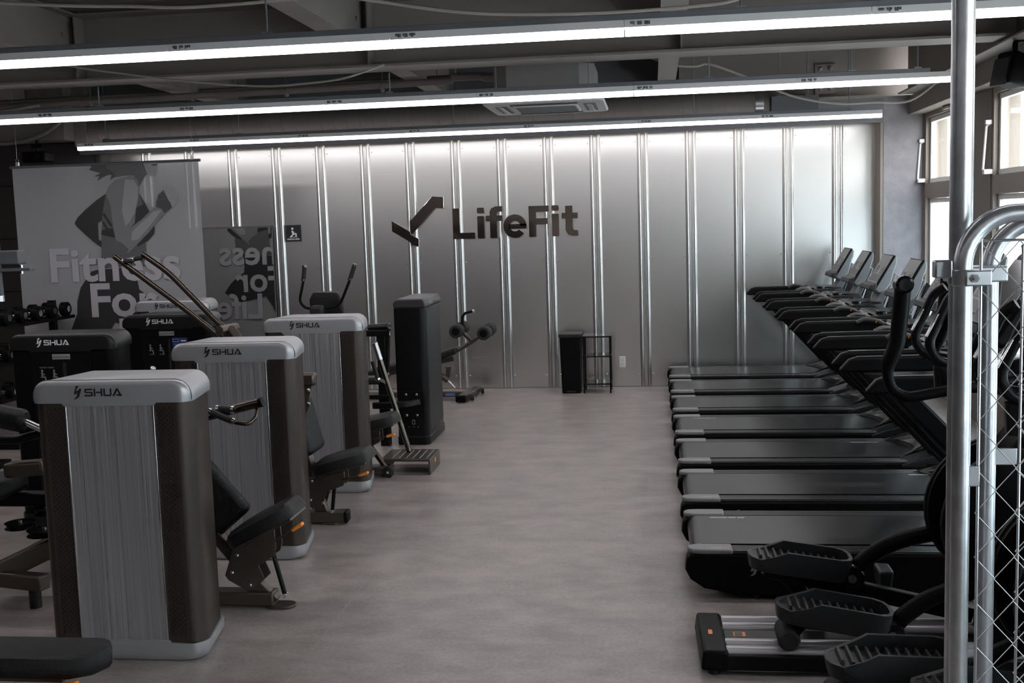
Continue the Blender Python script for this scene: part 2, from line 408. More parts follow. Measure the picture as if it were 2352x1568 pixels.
g = ibeam_x(f'trim_{nb}', 0.3, RIGHT_X, 11.78, 2.98, DECK_Z, .16, label='girder against the bulkhead on the right'); nb += 1
MB().span((1.66, 11.745, 3.03), (1.86, 11.772, 3.33)).build('splice_plate', 'beam_paint', g, bevel=.003)
for x in (1.71, 1.81):
    for z in (3.08, 3.18, 3.28): MB().lathe([(.022, 11.745), (.022, 11.728), (.012, 11.715)], (x, 0, z), 'y', 6).build('bolt', 'beam_paint', g)
# beam and boxed header along the window wall
ibeam_y(f'trim_{nb}', BACK_Y, 11.5, 2.52, 2.97, DECK_Z, .20, label='steel beam along the window wall'); nb += 1
structure(MB().span((2.60, BACK_Y, 2.80), (RIGHT_X+.2, 11.87, 2.985)).build(f'trim_{nb}', 'taupe_wall', bevel=.004), 'boxed header over the windows'); nb += 1

# ------------------------------------------------------------------ window wall
wins = [(10.10, 11.84), (7.85, 9.58), (5.55, 7.30), (3.25, 5.0), (.95, 2.7), (-1.4, .4), (-3.7, -1.9)]
cuts = sorted([BACK_Y] + [v for w in wins for v in w] + [11.87])
wl = MB(); ys = [BACK_Y] + sum([[a, b] for a, b in sorted(wins)], []) + [11.87]
for i in range(0, len(ys), 2): wl.span((RIGHT_X-.03, ys[i], 0), (RIGHT_X+.2, ys[i+1], 2.80))
for a, b in wins: wl.span((RIGHT_X, a, 0), (RIGHT_X+.2, b, .42))
structure(wl.build('wall_right', 'taupe_wall', smooth=False), 'taupe piers and sill of the window wall')
for k, (a, b) in enumerate(wins):
    w = thing(f'window_{k+1}', (RIGHT_X, (a+b)/2, 0), '', ''); del w['label']; del w['category']; structure(w, 'tall window with a tilting upper sash over frosted lower panes')
    h = (b-a)/2
    def fr(z0, z1, t, x0, x1, name, m):
        f = MB(); f.span((x0, -h, z0), (x1, -h+t, z1)); f.span((x0, h-t, z0), (x1, h, z1)); f.span((x0, -h+t, z0), (x1, h-t, z0+t)); f.span((x0, -h+t, z1-t), (x1, h-t, z1)); return f.build(name, m, w, smooth=False)
    fr(.42, 2.80, .045, -.02, .10, 'window_frame', 'frame_taupe')
    MB().span((-.022, -h+.045, 1.95), (.10, h-.045, 2.10)).build('transom', 'frame_taupe', w, smooth=False)
    def sash(z0, z1, name, glass):
        t = .042; a_, b_ = -h+.05, h-.05; f = MB()
        f.span((.02, a_, z0), (.07, a_+t, z1)); f.span((.02, b_-t, z0), (.07, b_, z1)); f.span((.02, a_+t, z0), (.07, b_-t, z0+t)); f.span((.02, a_+t, z1-t), (.07, b_-t, z1))
        s = f.build(name, 'sash_white', w, smooth=False)
        MB().span((.042, a_+t, z0+t), (.046, b_-t, z1-t)).build('pane', glass, s, smooth=False)
        if glass == 'frosted_glass' : MB().span((.03, -.02, z0+t), (.06, .02, z1-t)).build('glazing_bar', 'sash_white', s, smooth=False)
    sash(2.105, 2.75, 'upper_sash', 'glass'); sash(.47, 1.945, 'lower_sash', 'frosted_glass')
    if k < 3:
        st = MB(); st.tube([(-.035, h+.0, 2.52), (-.06, h+.02, 2.50), (-.085, h+.015, 2.14)], .011, 8); st.box((-.05, h-.0, 2.53), (.05, .03, .035)); st.box((-.05, h-.01, 2.13), (.08, .05, .04))
        st.build('stay_arm', 'sash_white', w, bevel=.004)
        MB().span((-.05, -.1, 2.765), (-.01, .1, 2.79)).build('latch', 'cable_white', w, bevel=.004)

# ------------------------------------------------------------------ outdoors beyond the windows
structure(MB().span((RIGHT_X+.3, -30, -.6), (60, 60, -.5)).build('ground_outside', 'outer_ground', smooth=False), 'pale ground outside')
hs = thing('apartment_house', (13, 17, -.5), 'pale apartment house with balconies seen through the windows', 'building')
MB().span((0, -16, 0), (6, 14, 9)).build('wall', 'outer_white', hs, smooth=False)
for fz in (2.7, 5.4):
    MB().span((-1.2, -15, fz-.25), (0, 13, fz)).build('balcony_slab', 'outer_cream', hs, smooth=False)
    bal = MB(); yy = -15
    while yy < 13: bal.span((-1.2, yy, fz), (-1.17, yy+.06, fz+1.0)); yy += .16
    bal.span((-1.22, -15, fz+1.0), (-1.15, 13, fz+1.06))
    bal.build('railing', 'outer_white', hs, smooth=False)['kind'] = 'stuff'
for yy in (-13, -9, -5, -1, 3, 7, 11):
    for fz in (.3, 3.0, 5.7): 
        wo = MB().span((-.04, yy, fz+.2), (.02, yy+1.7, fz+2.0)).build('window', 'outer_glass', hs, smooth=False)
        MB().span((-.06, yy+.82, fz+.2), (-.04, yy+.88, fz+2.0)).build('mullion', 'outer_white', wo, smooth=False)
        MB().span((-.05, yy-.05, fz+2.0), (.02, yy+1.75, fz+2.08)).build('lintel', 'outer_cream', wo, smooth=False)
sg = thing('street_sign', (8.6, 20.6, -.5), 'blue and white board on posts beyond the first window', 'sign')
MB().span((0, -.9, 1.2), (.05, .9, 2.6)).build('board', 'outer_white', sg, bevel=.01)
for z in (1.35, 1.75, 2.15): MB().span((-.006, -.8, z), (0, .8, z+.22)).build('blue_band', 'blue_sheet', sg, smooth=False)
for y in (-.7, .7): MB().cyl((.03, y, 0), (.03, y, 1.2), .03).build('post', 'steel', sg)

# ------------------------------------------------------------------ linear lights
def light_row(yc, x0, x1, rail0, rail1, rods, label, first=-.12, dim=1.):
    t = thing('linear_light', (0, yc, 2.733), label, 'light', 'suspended LED light rows')
    c = MB(); c.span((rail0, -.026, .083), (rail1, .026, .113))
    c.build('mounting_rail', 'track_grey', t, bevel=.002)
    xs = [first+1.18*k for k in range(-12, 12)]; xs = [x0] + [x for x in xs if x0+.05 < x < x1-.05] + [x1]
    for a, b in zip(xs[:-1], xs[1:]):
        u = MB(); u.prism([(-.036, .046), (.036, .046), (.030, .083), (-.030, .083)], 'x', a+.0015, b-.0015)
        u = u.build('light_body', 'fixture_white', t, smooth=False)
        pr = [(-.030, .046), (-.024, .010), (.024, .010), (.030, .046)]
        MB().prism(pr, 'x', a+.003, b-.003).build('diffuser', 'led' if dim == 1. else 'led_dimmed', u)
        if b-a > .8:
            lb = MB(); x = a+.03
            for k in range(11):
                w = random.uniform(.004, .011)
                if k % 4 != 3: lb.span((x, -.0365, .056+random.choice((0, .006))), (x+w, -.0345, .074))
                x += w+.002
            lb.build('rating_print', 'spec_print', u, smooth=False)['kind'] = 'stuff'
    for x in rods:
        r = MB().cyl((x, 0, .113), (x, 0, (3.0-2.733) if abs(yc-8.45) < .1 else DECK_Z-2.733), .0055, 8).build('hanger_rod', 'rod_zinc', t)
        MB().box((x, 0, .119), (.05, .03, .012)).build('nut', 'rod_zinc', r, smooth=False)
    ld = bpy.data.lights.new('batten_light', 'AREA'); ld.shape = 'RECTANGLE'; ld.size = x1-x0-.01; ld.size_y = .05; ld.color = (1.0, .965, .98)
    ld.energy = dim*LED_RADIANCE*math.pi*ld.size*ld.size_y
    lo = bpy.data.objects.new('batten_light', ld); COL.objects.link(lo); lo.parent = t; lo.location = ((x0+x1)/2, 0, .004)
    return t
light_row(5.65, -7.0, 2.45, -6.8, 2.3, (-6.4, -4.2, -1.95, .447, 2.1), 'nearest long row of white LED battens across the ceiling')
light_row(8.42, -7.1, 2.14, -6.9, 1.99, (-6.6, -4.31, -1.965, .432, 1.446, 1.908), 'middle row of white LED battens below the steel beam')
light_row(11.35, -6.08, 2.24, -5.79, 1.96, (-5.76, -4.28, -1.995, .428, 1.927), 'farthest row of white LED battens before the metal wall')
light_row(2.85, -7.0, 2.45, -6.8, 2.3, (-6.4, -1.95, .447), 'dimmed row of LED battens just overhead behind the picture edge', dim=.3)
light_row(.05, -7.0, 2.45, -6.8, 2.3, (-6.4, -1.95, .447), 'dimmed row of LED battens over the viewer', dim=.3)
light_row(-2.7, -7.0, 2.45, -6.8, 2.3, (-6.4, -1.95, .447), 'rearmost dimmed row of LED battens behind the viewer', dim=.3)

# ------------------------------------------------------------------ duct, pipes, cables, air conditioner
du = thing('spiral_duct', (0, 11.66, 2.955), 'painted spiral duct running along the bulkhead over the metal wall', 'duct')
MB().cyl((-5.95, 0, 0), (1.05, 0, 0), .138, 32).build('duct_tube', 'duct_paint', du)
lock = MB(); x = -5.9
while x < 1.0:
    pts = [(x+.14*k/24, .1395*math.cos(2*math.pi*k/24), .1395*math.sin(2*math.pi*k/24)) for k in range(25)]
    lock.tube(pts, .0026, 5); x += .14
lock.build('lock_seams', 'duct_paint', du)['kind'] = 'stuff'
MB().cyl((1.05, 0, 0), (1.13, 0, 0), .142, 32).build('end_collar', 'steel', du)
MB().cyl((1.13, 0, 0), (1.19, 0, 0), .125, 24).build('connector', 'duct_paint', du)
MB().cyl((-6.06, 0, 0), (-5.95, 0, 0), .15, 32).build('end_cap', 'duct_paint', du)
fb = thing('fan_box', (1.43, 11.58, 2.85), 'grey inline fan box at the right end of the spiral duct', 'fan box')
MB().span((-.23, -.10, 0), (.23, .10, .155)).build('casing', 'grey_box', fb, bevel=.004)
for x in (-.15, .12): 
    MB().cyl((x, -.11, .16), (x, -.11, .65), .005, 6).build('hanger_rod', 'beam_paint', fb); MB().box((x, -.105, .15), (.05, .02, .03)).build('bracket', 'grey_box', fb)
ac = thing('ceiling_cassette', (-.87, 9.62, 2.80), 'white ceiling cassette air conditioner with square grille', 'air conditioner')
pl = .50
MB().prism(rrect(-pl, -pl, pl, pl, .07, 3), 'z', 0, .035).build('panel', 'ac_white', ac, bevel=.012)
MB().span((-.27, -.27, -.012), (.27, .27, .001)).build('intake_grille', 'ac_white', ac, bevel=.004)
sl = MB()
for k in range(23): sl.span((-.25, -.255+k*.0225, -.0135), (.25, -.246+k*.0225, -.0118))
gr = bpy.data.objects['intake_grille']; sl.build('grille_slots', 'ac_dark', gr, smooth=False)['kind'] = 'stuff'
sl2 = MB()
for k in range(22): sl2.span((-.25+k*.0235, -.25, -.0128), (-.247+k*.0235, .25, -.0116))
sl2.build('grille_ribs', 'ac_white', gr, smooth=False)['kind'] = 'stuff'
for (cx, cy, w, h) in ((0, .37, .56, .10), (0, -.37, .56, .10), (.37, 0, .10, .56), (-.37, 0, .10, .56)):
    o = MB().box((cx, cy, -.001), (w, h, .006)).build('air_outlet', 'ac_dark', ac, smooth=False)
    MB().box((cx, cy+(.01 if h < w else 0), -.008), (w*.96 if w > h else .05, h*.96 if h > w else .05, .006), Matrix.Rotation(.25, 3, 'X' if w > h else 'Y')).build('vane', 'ac_white', o, bevel=.002)
bd = MB(); c = .12; q = .42
bd.prism([(-q+c, -q), (q-c, -q), (q, -q+c), (q, q-c), (q-c, q), (-q+c, q), (-q, q-c), (-q, -q+c)], 'z', .035, .32); bd.build('body', 'ac_body', ac, bevel=.006)
for x, y in ((-.38, -.45), (.38, -.45), (-.38, .45), (.38, .45)): MB().cyl((x, y, .1), (x, y, .70), .005, 6).build('hanger_rod', 'beam_paint', ac)
kn = MB().lathe([(.115, 0), (.115, -.003), (.112, -.003)], (-.03, -.42, .18), 'y', 28).build('knockout_ring', 'ac_body', ac)
pp = thing('refrigerant_pipe', (0, 10.0, 3.09), 'painted pipe run from the air conditioner to the left', 'pipe')
MB().tube(fillet([(-7.5, 0, -.03), (-2.3, 0, .02), (-1.75, 0, .03), (-1.75, 0, .17), (-1.6, 0, .17)], .05), .032, 12).build('pipe', 'duct_paint', pp)
MB().tube(fillet([(-1.75, -.06, .05), (-1.45, -.06, .05), (-1.45, -.2, .02), (-1.28, -.25, .0)], .05), .036, 12).build('branch_pipe', 'duct_paint', pp)
for x in (-6.3, -5.2, -4.2, -3.3, -2.4):
    b = MB(); b.cyl((x, 0, .03), (x, 0, .41), .005, 6); b.lathe([(.042, -.012), (.042, .012)], (x, 0, -.005), 'x', 16); b.build('pipe_hanger', 'duct_paint', pp)
dp = thing('drain_pipe', (0, 10.55, 3.2), 'thin painted drain pipe behind the refrigerant pipe', 'pipe')
MB().tube([(-7.5, 0, -.02), (-1.2, 0, .03)], .02, 10).build('pipe', 'duct_paint', dp)
for x in (-6.0, -4.0, -2.0): MB().cyl((x, 0, .0), (x, 0, .30), .005, 6).build('pipe_hanger', 'duct_paint', dp)
def cable(pts, r, label, m='cable_white', clips=()):
    p0 = pts[0]; o = MB().tube([Vector(p)-Vector(p0) for p in smooth_path(pts, 6)], r, 7).build('ceiling_cable', m); o.location = p0
    return tag(o, label, 'cable', 'loose ceiling cables')
cable([(-3.9, 6.2, 3.22), (-3.34, 6.2, 3.165), (-2.94, 6.2, 3.139), (-2.63, 6.2, 3.117), (-2.27, 6.2, 3.119), (-2.04, 6.2, 3.126), (-1.75, 6.2, 3.13), (-1.49, 6.2, 3.088), (-1.17, 6.2, 3.026), (-.855, 6.2, 2.986), (-.447, 6.2, 2.964), (-.09, 6.2, 2.959), (.256, 6.2, 2.968), (.46, 6.2, 2.988), (.8, 6.2, 3.08), (1.3, 6.2, 3.0), (2.0, 6.2, 2.9), (2.4, 6.2, 2.97)], .010, 'pale cable sagging across the top in front of the steel beam')
cable([(-4.4, 7.9, 3.14), (-4.19, 7.9, 3.077), (-3.78, 7.9, 3.005), (-3.45, 7.9, 2.952), (-3.12, 7.9, 2.908), (-2.76, 7.9, 2.876), (-2.47, 7.9, 2.881), (-2.18, 7.9, 2.905), (-1.9, 8.0, 3.0)], .008, 'pale cable drooping under the steel beam at the left')
cable([(-.05, 9.9, 3.25), (.088, 10, 3.203), (.257, 10, 3.153), (.407, 10, 3.142), (.50, 10, 3.157), (.668, 10, 3.10), (.89, 10, 3.005), (1.112, 10, 2.894), (1.332, 10, 2.818), (1.625, 10, 2.768), (1.916, 10, 2.766), (2.204, 10, 2.768), (2.45, 10, 2.93)], .010, 'white cable looping from the joist to the window header')
cable([(-6.5, 8.6, 3.1), (-6.2, 8.9, 2.95), (-5.9, 9.3, 2.93), (-5.6, 9.8, 3.05)], .018, 'flexible painted conduit hanging near the left boxed beam', 'duct_paint')
cable([(-7.2, 10.9, 2.95), (-6.9, 11.0, 2.84), (-6.6, 11.05, 2.83), (-6.3, 11.1, 2.92), (-6.1, 11.2, 3.1)], .022, 'bent painted conduit by the boxed beam', 'duct_paint')
sp = thing('loudspeaker', (2.46, 8.10, 2.66), 'black loudspeaker on a bracket at the upper right corner', 'speaker')
R = Matrix.Rotation(.5, 3, 'Z') @ Matrix.Rotation(.25, 3, 'Y')
MB().box((0, 0, .11), (.17, .17, .22), R).build('cabinet', 'black_plastic', sp, bevel=.025, seg=3)
MB().box((-.085, -.02, .10), (.012, .14, .19), R).build('front_grille', 'foam', sp, bevel=.004)
MB().tube(fillet([(.02, .02, .2), (.02, .02, .31), (.1, .02, .31)], .03), .018, 10).build('bracket', 'black_metal', sp)
pj = thing('ceiling_projector', (-6.46, 11.2, 2.62), 'small black projector hanging above the banner', 'projector')
MB().box((0, 0, .06), (.26, .2, .11)).build('casing', 'black_plastic', pj, bevel=.015)
MB().cyl((.06, -.1, .06), (.06, -.125, .06), .035, 16).build('lens', 'black_gloss', pj); MB().cyl((0, 0, .115), (0, 0, .24), .015, 10).build('mount', 'black_metal', pj)
MB().box((0, 0, .18), (.12, .03, .05)).build('yoke', 'black_metal', pj)
bs = thing('ballast_box', (-6.15, 9.05, 2.85), 'small grey tray hung under the left beams', 'tray')
MB().span((-.3, -.06, 0), (.3, .06, .012)).build('plate', 'steel', bs); MB().span((-.3, -.06, .012), (.25, .06, .15)).build('casing', 'grey_box', bs, bevel=.004)
for x in (-.2, .2): MB().cyl((x, 0, .1), (x, 0, .65), .005, 6).build('hanger_rod', 'beam_paint', bs)

# ------------------------------------------------------------------ wall sign, logo, mirror, banner
lg = thing('wall_logo', (0, WALL_Y-.034, 0), 'mirror-polished brown emblem and company lettering on the metal wall', 'logo')
def plate(name, pts, m='logo_mirror', th=.012): return MB().prism(pts, 'y', 0, th).build(name, m, lg, bevel=.0015, smooth=False)
plate('emblem_piece', [(-2.655, 1.885), (-2.40, 2.148), (-2.272, 2.136), (-2.272, 2.012), (-2.37, 2.022), (-2.64, 1.735), (-2.655, 1.745)])
plate('emblem_piece', [(-2.866, 1.895), (-2.66, 1.765), (-2.655, 1.735), (-2.565, 1.685), (-2.565, 1.597), (-2.64, 1.618), (-2.66, 1.65), (-2.866, 1.778)])
def stem(x0, z0, x1, z1): return rrect(x0, z0, x1, z1, .012, 2)
def letter(polys, name='letter'):
    b = MB()
    for p in polys: b.prism(p, 'y', 0, .012)
    return b.build(name, 'logo_mirror', lg, smooth=False)
def ring_poly(cx, cz, rx, rz, wx, a0, a1, n=22):
    o = [(cx+rx*math.cos(math.radians(a0+(a1-a0)*i/n)), cz+rz*math.sin(math.radians(a0+(a1-a0)*i/n))) for i in range(n+1)]
    i_ = [(cx+(rx-wx)*math.cos(math.radians(a0+(a1-a0)*i/n)), cz+(rz-wx)*math.sin(math.radians(a0+(a1-a0)*i/n))) for i in range(n+1)]
    return o + i_[::-1]
Z = 1.672; H = .335; w = .078
letter([[(-2.178, Z), (-1.935, Z), (-1.935, Z+.066), (-2.178+w, Z+.066), (-2.178+w, Z+H), (-2.178, Z+H)]])
letter([stem(-1.905, Z, -1.905+w, Z+.245)]); letter([stem(-1.905, Z+.275, -1.905+w, Z+H)], 'letter_dot')
letter([[(-1.765, Z), (-1.765+w, Z), (-1.765+w, Z+.185), (-1.625, Z+.185), (-1.625, Z+.245), (-1.765+w, Z+.245), (-1.765+w, Z+.27), (-1.675, Z+.285), (-1.625, Z+.285), (-1.625, Z+.345), (-1.70, Z+.345), (-1.745, Z+.325), (-1.765, Z+.29), (-1.765, Z+.245), (-1.81, Z+.245), (-1.81, Z+.185), (-1.765, Z+.185)]])
letter([ring_poly(-1.49, Z+.123, .128, .128, .07, 0, 320), [(-1.555, Z+.095), (-1.362, Z+.095), (-1.362, Z+.145), (-1.555, Z+.145)]])
letter([[(-1.335, Z), (-1.335+w, Z), (-1.335+w, Z+.135), (-1.13, Z+.135), (-1.13, Z+.20), (-1.335+w, Z+.20), (-1.335+w, Z+.27), (-1.115, Z+.27), (-1.115, Z+H), (-1.335, Z+H)]])
letter([stem(-1.085, Z, -1.085+w, Z+.245)]); letter([stem(-1.085, Z+.275, -1.085+w, Z+H)], 'letter_dot')
letter([[(-.975, Z+.25), (-.975, Z+.19), (-.935, Z+.19), (-.935, Z+.06), (-.91, Z+.015), (-.865, Z), (-.80, Z), (-.80, Z+.058), (-.845, Z+.062), (-.857, Z+.085), (-.857, Z+.19), (-.80, Z+.19), (-.80, Z+.25), (-.857, Z+.25), (-.857, Z+.325), (-.935, Z+.325), (-.935, Z+.25)]])
so = MB()
for x, z in ((-2.45, 2.0), (-2.75, 1.8), (-2.14, 1.75), (-1.87, 1.75), (-1.73, 1.75), (-1.49, 1.74), (-1.3, 1.75), (-1.05, 1.75), (-.9, 1.8)): so.cyl((x, .012, z), (x, .034, z), .006, 8)
so.build('stand_offs', 'steel', lg)['kind'] = 'stuff'

ss = thing('stretch_area_sign', (-4.006, WALL_Y-.012, 1.79), 'small black square sign with stretching figure on the metal wall', 'sign')
MB().span((-.09, 0, -.093), (.09, .01, .093)).build('plate', 'sign_black', ss, bevel=.002)
text_mesh('lettering', 'STRETCH AREA', .021, 'print_white', at(0, -.0006, -.073), ss, .0004, .0006, 'CENTER')
fig = MB()
for (p, q, wd) in (((-.012, .03), (.002, -.01), .022), ((.002, -.01), (.034, -.004), .015), ((.034, -.004), (.03, -.038), .013), ((0, -.01), (-.02, -.03), .014), ((-.02, -.03), (-.034, -.038), .012), ((-.01, .03), (.012, .006), .009), ((-.045, -.043), (.045, -.043), .004)):
    a, b = Vector((p[0], p[1])), Vector((q[0], q[1])); d = (b-a).normalized(); nn = Vector((-d.y, d.x))*wd/2
    fig.prism([tuple(a+nn), tuple(b+nn), tuple(b-nn), tuple(a-nn)], 'y', -.0008, 0)
fig.prism(arc(-.008, .052, .0125, 0, 330, 11), 'y', -.0008, 0)
fig.build('pictogram', 'print_white', ss, smooth=False)
mr = thing('wall_mirror', (-5.22, WALL_Y-.05, 0), 'large frameless mirror leaning on the metal wall behind the banner', 'mirror')
MB().span((-.97, .006, .12), (.98, .022, 1.875)).build('backing', 'grey_box', mr, smooth=False)
MB().span((-.965, 0, .125), (.975, .006, 1.865)).build('mirror_glass', 'mirror', mr, smooth=False)
MB().span((-.975, -.004, 1.865), (.985, .024, 1.885)).build('top_channel', 'steel', mr, smooth=False)

BX0, BX1, BY, BZ1, BZ0 = -6.21, -4.30, 10.28, 2.535, .30
bn = thing('hanging_banner', (BX0, BY, 0), 'grey hanging banner printed with a running woman and slogan', 'banner')
BW = BX1-BX0
ub = MB(); n = 14
for i in range(n+1):
    x = BW*i/n; yy = .006*math.sin(i*1.3)
    ub.v += [(x, yy, BZ0), (x, yy, BZ1-.02)]
    if i: ub.f.append((2*i-2, 2*i, 2*i+1, 2*i-1))
ub.build('cloth', 'banner_cloth', bn)
for z in (BZ1-.012,): MB().cyl((-.02, 0, z), (BW+.02, 0, z), .014, 12).build('top_rod', 'grey_box', bn)
for x in (.06, BW-.06):
    k = MB(); k.box((x, 0, BZ1+.01), (.03, .02, .05)); k.tube([(x+.014*math.cos(a*math.pi/6), 0, BZ1+.055+.014*math.sin(a*math.pi/6)) for a in range(12)], .003, 6, closed=True); k.cyl((x, 0, BZ1+.07), (x, 0, DECK_Z), .0012, 5)
    k.build('hanging_clip', 'steel', bn)
# the print, in metres from the banner's lower left; mirrored on the back
def s_(x, y): return (x, y)
FX = lambda px: (px-30)/225.4           # banner artwork was laid out on a 430-wide grid
FZ = lambda py: 2.535-(py-376)/225.4
ART = [   # (name, tone, layer height, outline on the artwork grid)
 ('hair', 'banner_shade', 1, [(218,376),(212,380),(217,385),(210,390),(224,395),(237,398),(221,405),(234,405),(228,415),(240,408),(253,403),(262,403),(257,414),(269,408),(270,401),(278,378)]),
 ('far_arm', 'banner_dark', 1, [(257,422),(246,443),(222,457),(196,476),(176,493),(168,505),(172,512),(188,528),(208,546),(226,560),(228,546),(221,543),(222,505),(231,502),(237,482),(243,456),(250,438)]),
 ('torso', 'banner_mid', 2, [(246,441),(240,464),(234,488),(230,522),(227,557),(225,580),(222,604),(330,604),(330,552),(336,522),(353,505),(336,470),(321,444),(295,447)]),
 ('head_and_neck', 'banner_mid', 3, [(252,377),(250,389),(269,398),(270,409),(289,406),(312,406),(323,430),(339,408),(347,403),(336,377)]),
 ('face', 'banner_light', 4, [(336,378),(368,378),(376,375),(373,379),(366,380),(368,388),(365,390),(366,396),(362,403),(359,410),(347,408),(343,403),(339,389)]),
 ('brow_shade', 'banner_shade', 5, [(354,384),(368,383),(367,387),(357,387)]),
 ('sports_top', 'banner_dark', 3, [(321,443),(341,482),(353,522),(350,534),(336,548),(312,560),(286,522),(307,511),(312,476),(330,469)]),
 ('back_band', 'banner_dark', 3, [(230,522),(256,518),(260,540),(228,532)]),
 ('back_strap', 'banner_dark', 3, [(234,488),(239,484),(256,512),(252,516)]),
 ('back_strap', 'banner_dark', 3, [(232,505),(236,502),(246,520),(240,521)]),
 ('near_arm', 'banner_skin', 4, [(270,414),(289,409),(308,406),(320,415),(323,432),(321,453),(312,482),(308,508),(295,521),(288,528),(292,522),(324,502),(353,477),(370,476),(378,490),(359,508),(338,531),(312,554),(289,573),(275,575),(264,560),(260,534),(256,496),(255,470),(246,444),(257,424)]),
 ('arm_highlight', 'banner_light', 5, [(292,414),(312,416),(321,432),(318,458),(309,487),(295,508),(286,514),(280,482),(287,441)]),
 ('forearm_highlight', 'banner_light', 5, [(300,528),(353,485),(372,482),(352,506),(314,545),(297,547)]),
 ('elbow_shade', 'banner_mid', 5, [(262,545),(276,552),(290,566),(284,574),(274,574),(265,562)]),
 ('hand_shade', 'banner_shade', 6, [(359,476),(360,467),(366,450),(379,440),(382,447),(388,461),(396,473),(394,479),(378,490),(370,479)]),
 ('knuckles', 'banner_light', 7, [(379,440),(388,428),(389,432),(397,432),(407,444),(412,461),(408,467),(396,477),(392,467),(386,456)]),
 ('leggings', 'banner_dark', 2, [(200,612),(212,609),(308,604),(305,635),(308,655),(328,668),(351,688),(370,714),(325,743),(260,730),(246,725),(226,756),(206,809),(160,920),(79,920),(131,760),(144,737),(159,704),(161,678),(171,648),(187,627)]),
]
for name, m, k, pts in ART:
    d = .0008*k; fz = lambda py: max(BZ0+.01, FZ(py)); cl_ = lambda x: min(max(x, .008), BW-.008)
    MB().prism([(cl_(FX(a)), fz(b)) for a, b in pts], 'y', -.0068-d, -.0064-d).build('printed_'+name, m, bn, smooth=False)
    MB().prism([(cl_(2.17-FX(a)), fz(b)) for a, b in pts], 'y', .0064+d, .0068+d).build('printed_'+name, m, bn, smooth=False)
for body, px, py in (('Fitness', 105, 632), ('For', 195, 711), ('Life', 258, 790)):
    text_mesh('slogan_word', body, .455, 'banner_text', at(FX(px)-.03, -.0135, FZ(py)), bn, .0004, .0105, 'LEFT', 1.0, 1.09)
    text_mesh('slogan_word', body, .455, 'banner_text', at(2.17-FX(px)+.03, .0135, FZ(py), BACKSIDE), bn, .0004, .0095, 'LEFT', 1.0, 1.0)

# ------------------------------------------------------------------ small things at the back wall
ou = thing('wall_outlet', (-.35, WALL_Y-.002, .278), 'white double power outlet on the metal wall', 'outlet')
MB().span((-.034, -.008, -.06), (.034, 0, .06)).build('cover_plate', 'outlet_white', ou, bevel=.003)
for z in (-.022, .022):
    MB().span((-.018, -.0095, z-.016), (.018, -.008, z+.016)).build('socket', 'outlet_white', ou, bevel=.002)
    sl = MB(); sl.span((-.009, -.0102, z-.006), (-.006, -.0095, z+.006)); sl.span((.006, -.0102, z-.005), (.009, -.0095, z+.005)); sl.build('slots', 'slot_dark', ou, smooth=False)['kind'] = 'stuff'
bi = thing('waste_bin', (-.888, 11.82, 0), 'tall black waste bin beside the small black shelf', 'bin')
bx = MB(); bx.loft([[(-.098, -.12, 0), (.098, -.12, 0), (.098, .13, 0), (-.098, .13, 0)], [(-.113, -.135, .60), (.113, -.135, .60), (.113, .14, .60), (-.113, .14, .60)]])
bx.build('body', 'black_plastic', bi, bevel=.008); MB().span((-.122, -.145, .60), (.122, .15, .64)).build('lid', 'charcoal_plastic', bi, bevel=.008)
MB().span((-.05, -.135, .01), (.05, -.12, .03)).build('pedal', 'black_gloss', bi, bevel=.003)
sh = thing('metal_side_shelf', (-.607, 11.82, 0), 'small open black metal shelf with three tiers by the bin', 'shelf')
for x in (-.14, .14):
    for y in (-.13, .15): MB().box((x, y, .305), (.016, .016, .61)).build('post', 'black_metal', sh, smooth=False)
for z in (.10, .395, .605): MB().span((-.148, -.138, z-.008), (.148, .158, z+.008)).build('shelf_board', 'black_gloss', sh, bevel=.002)

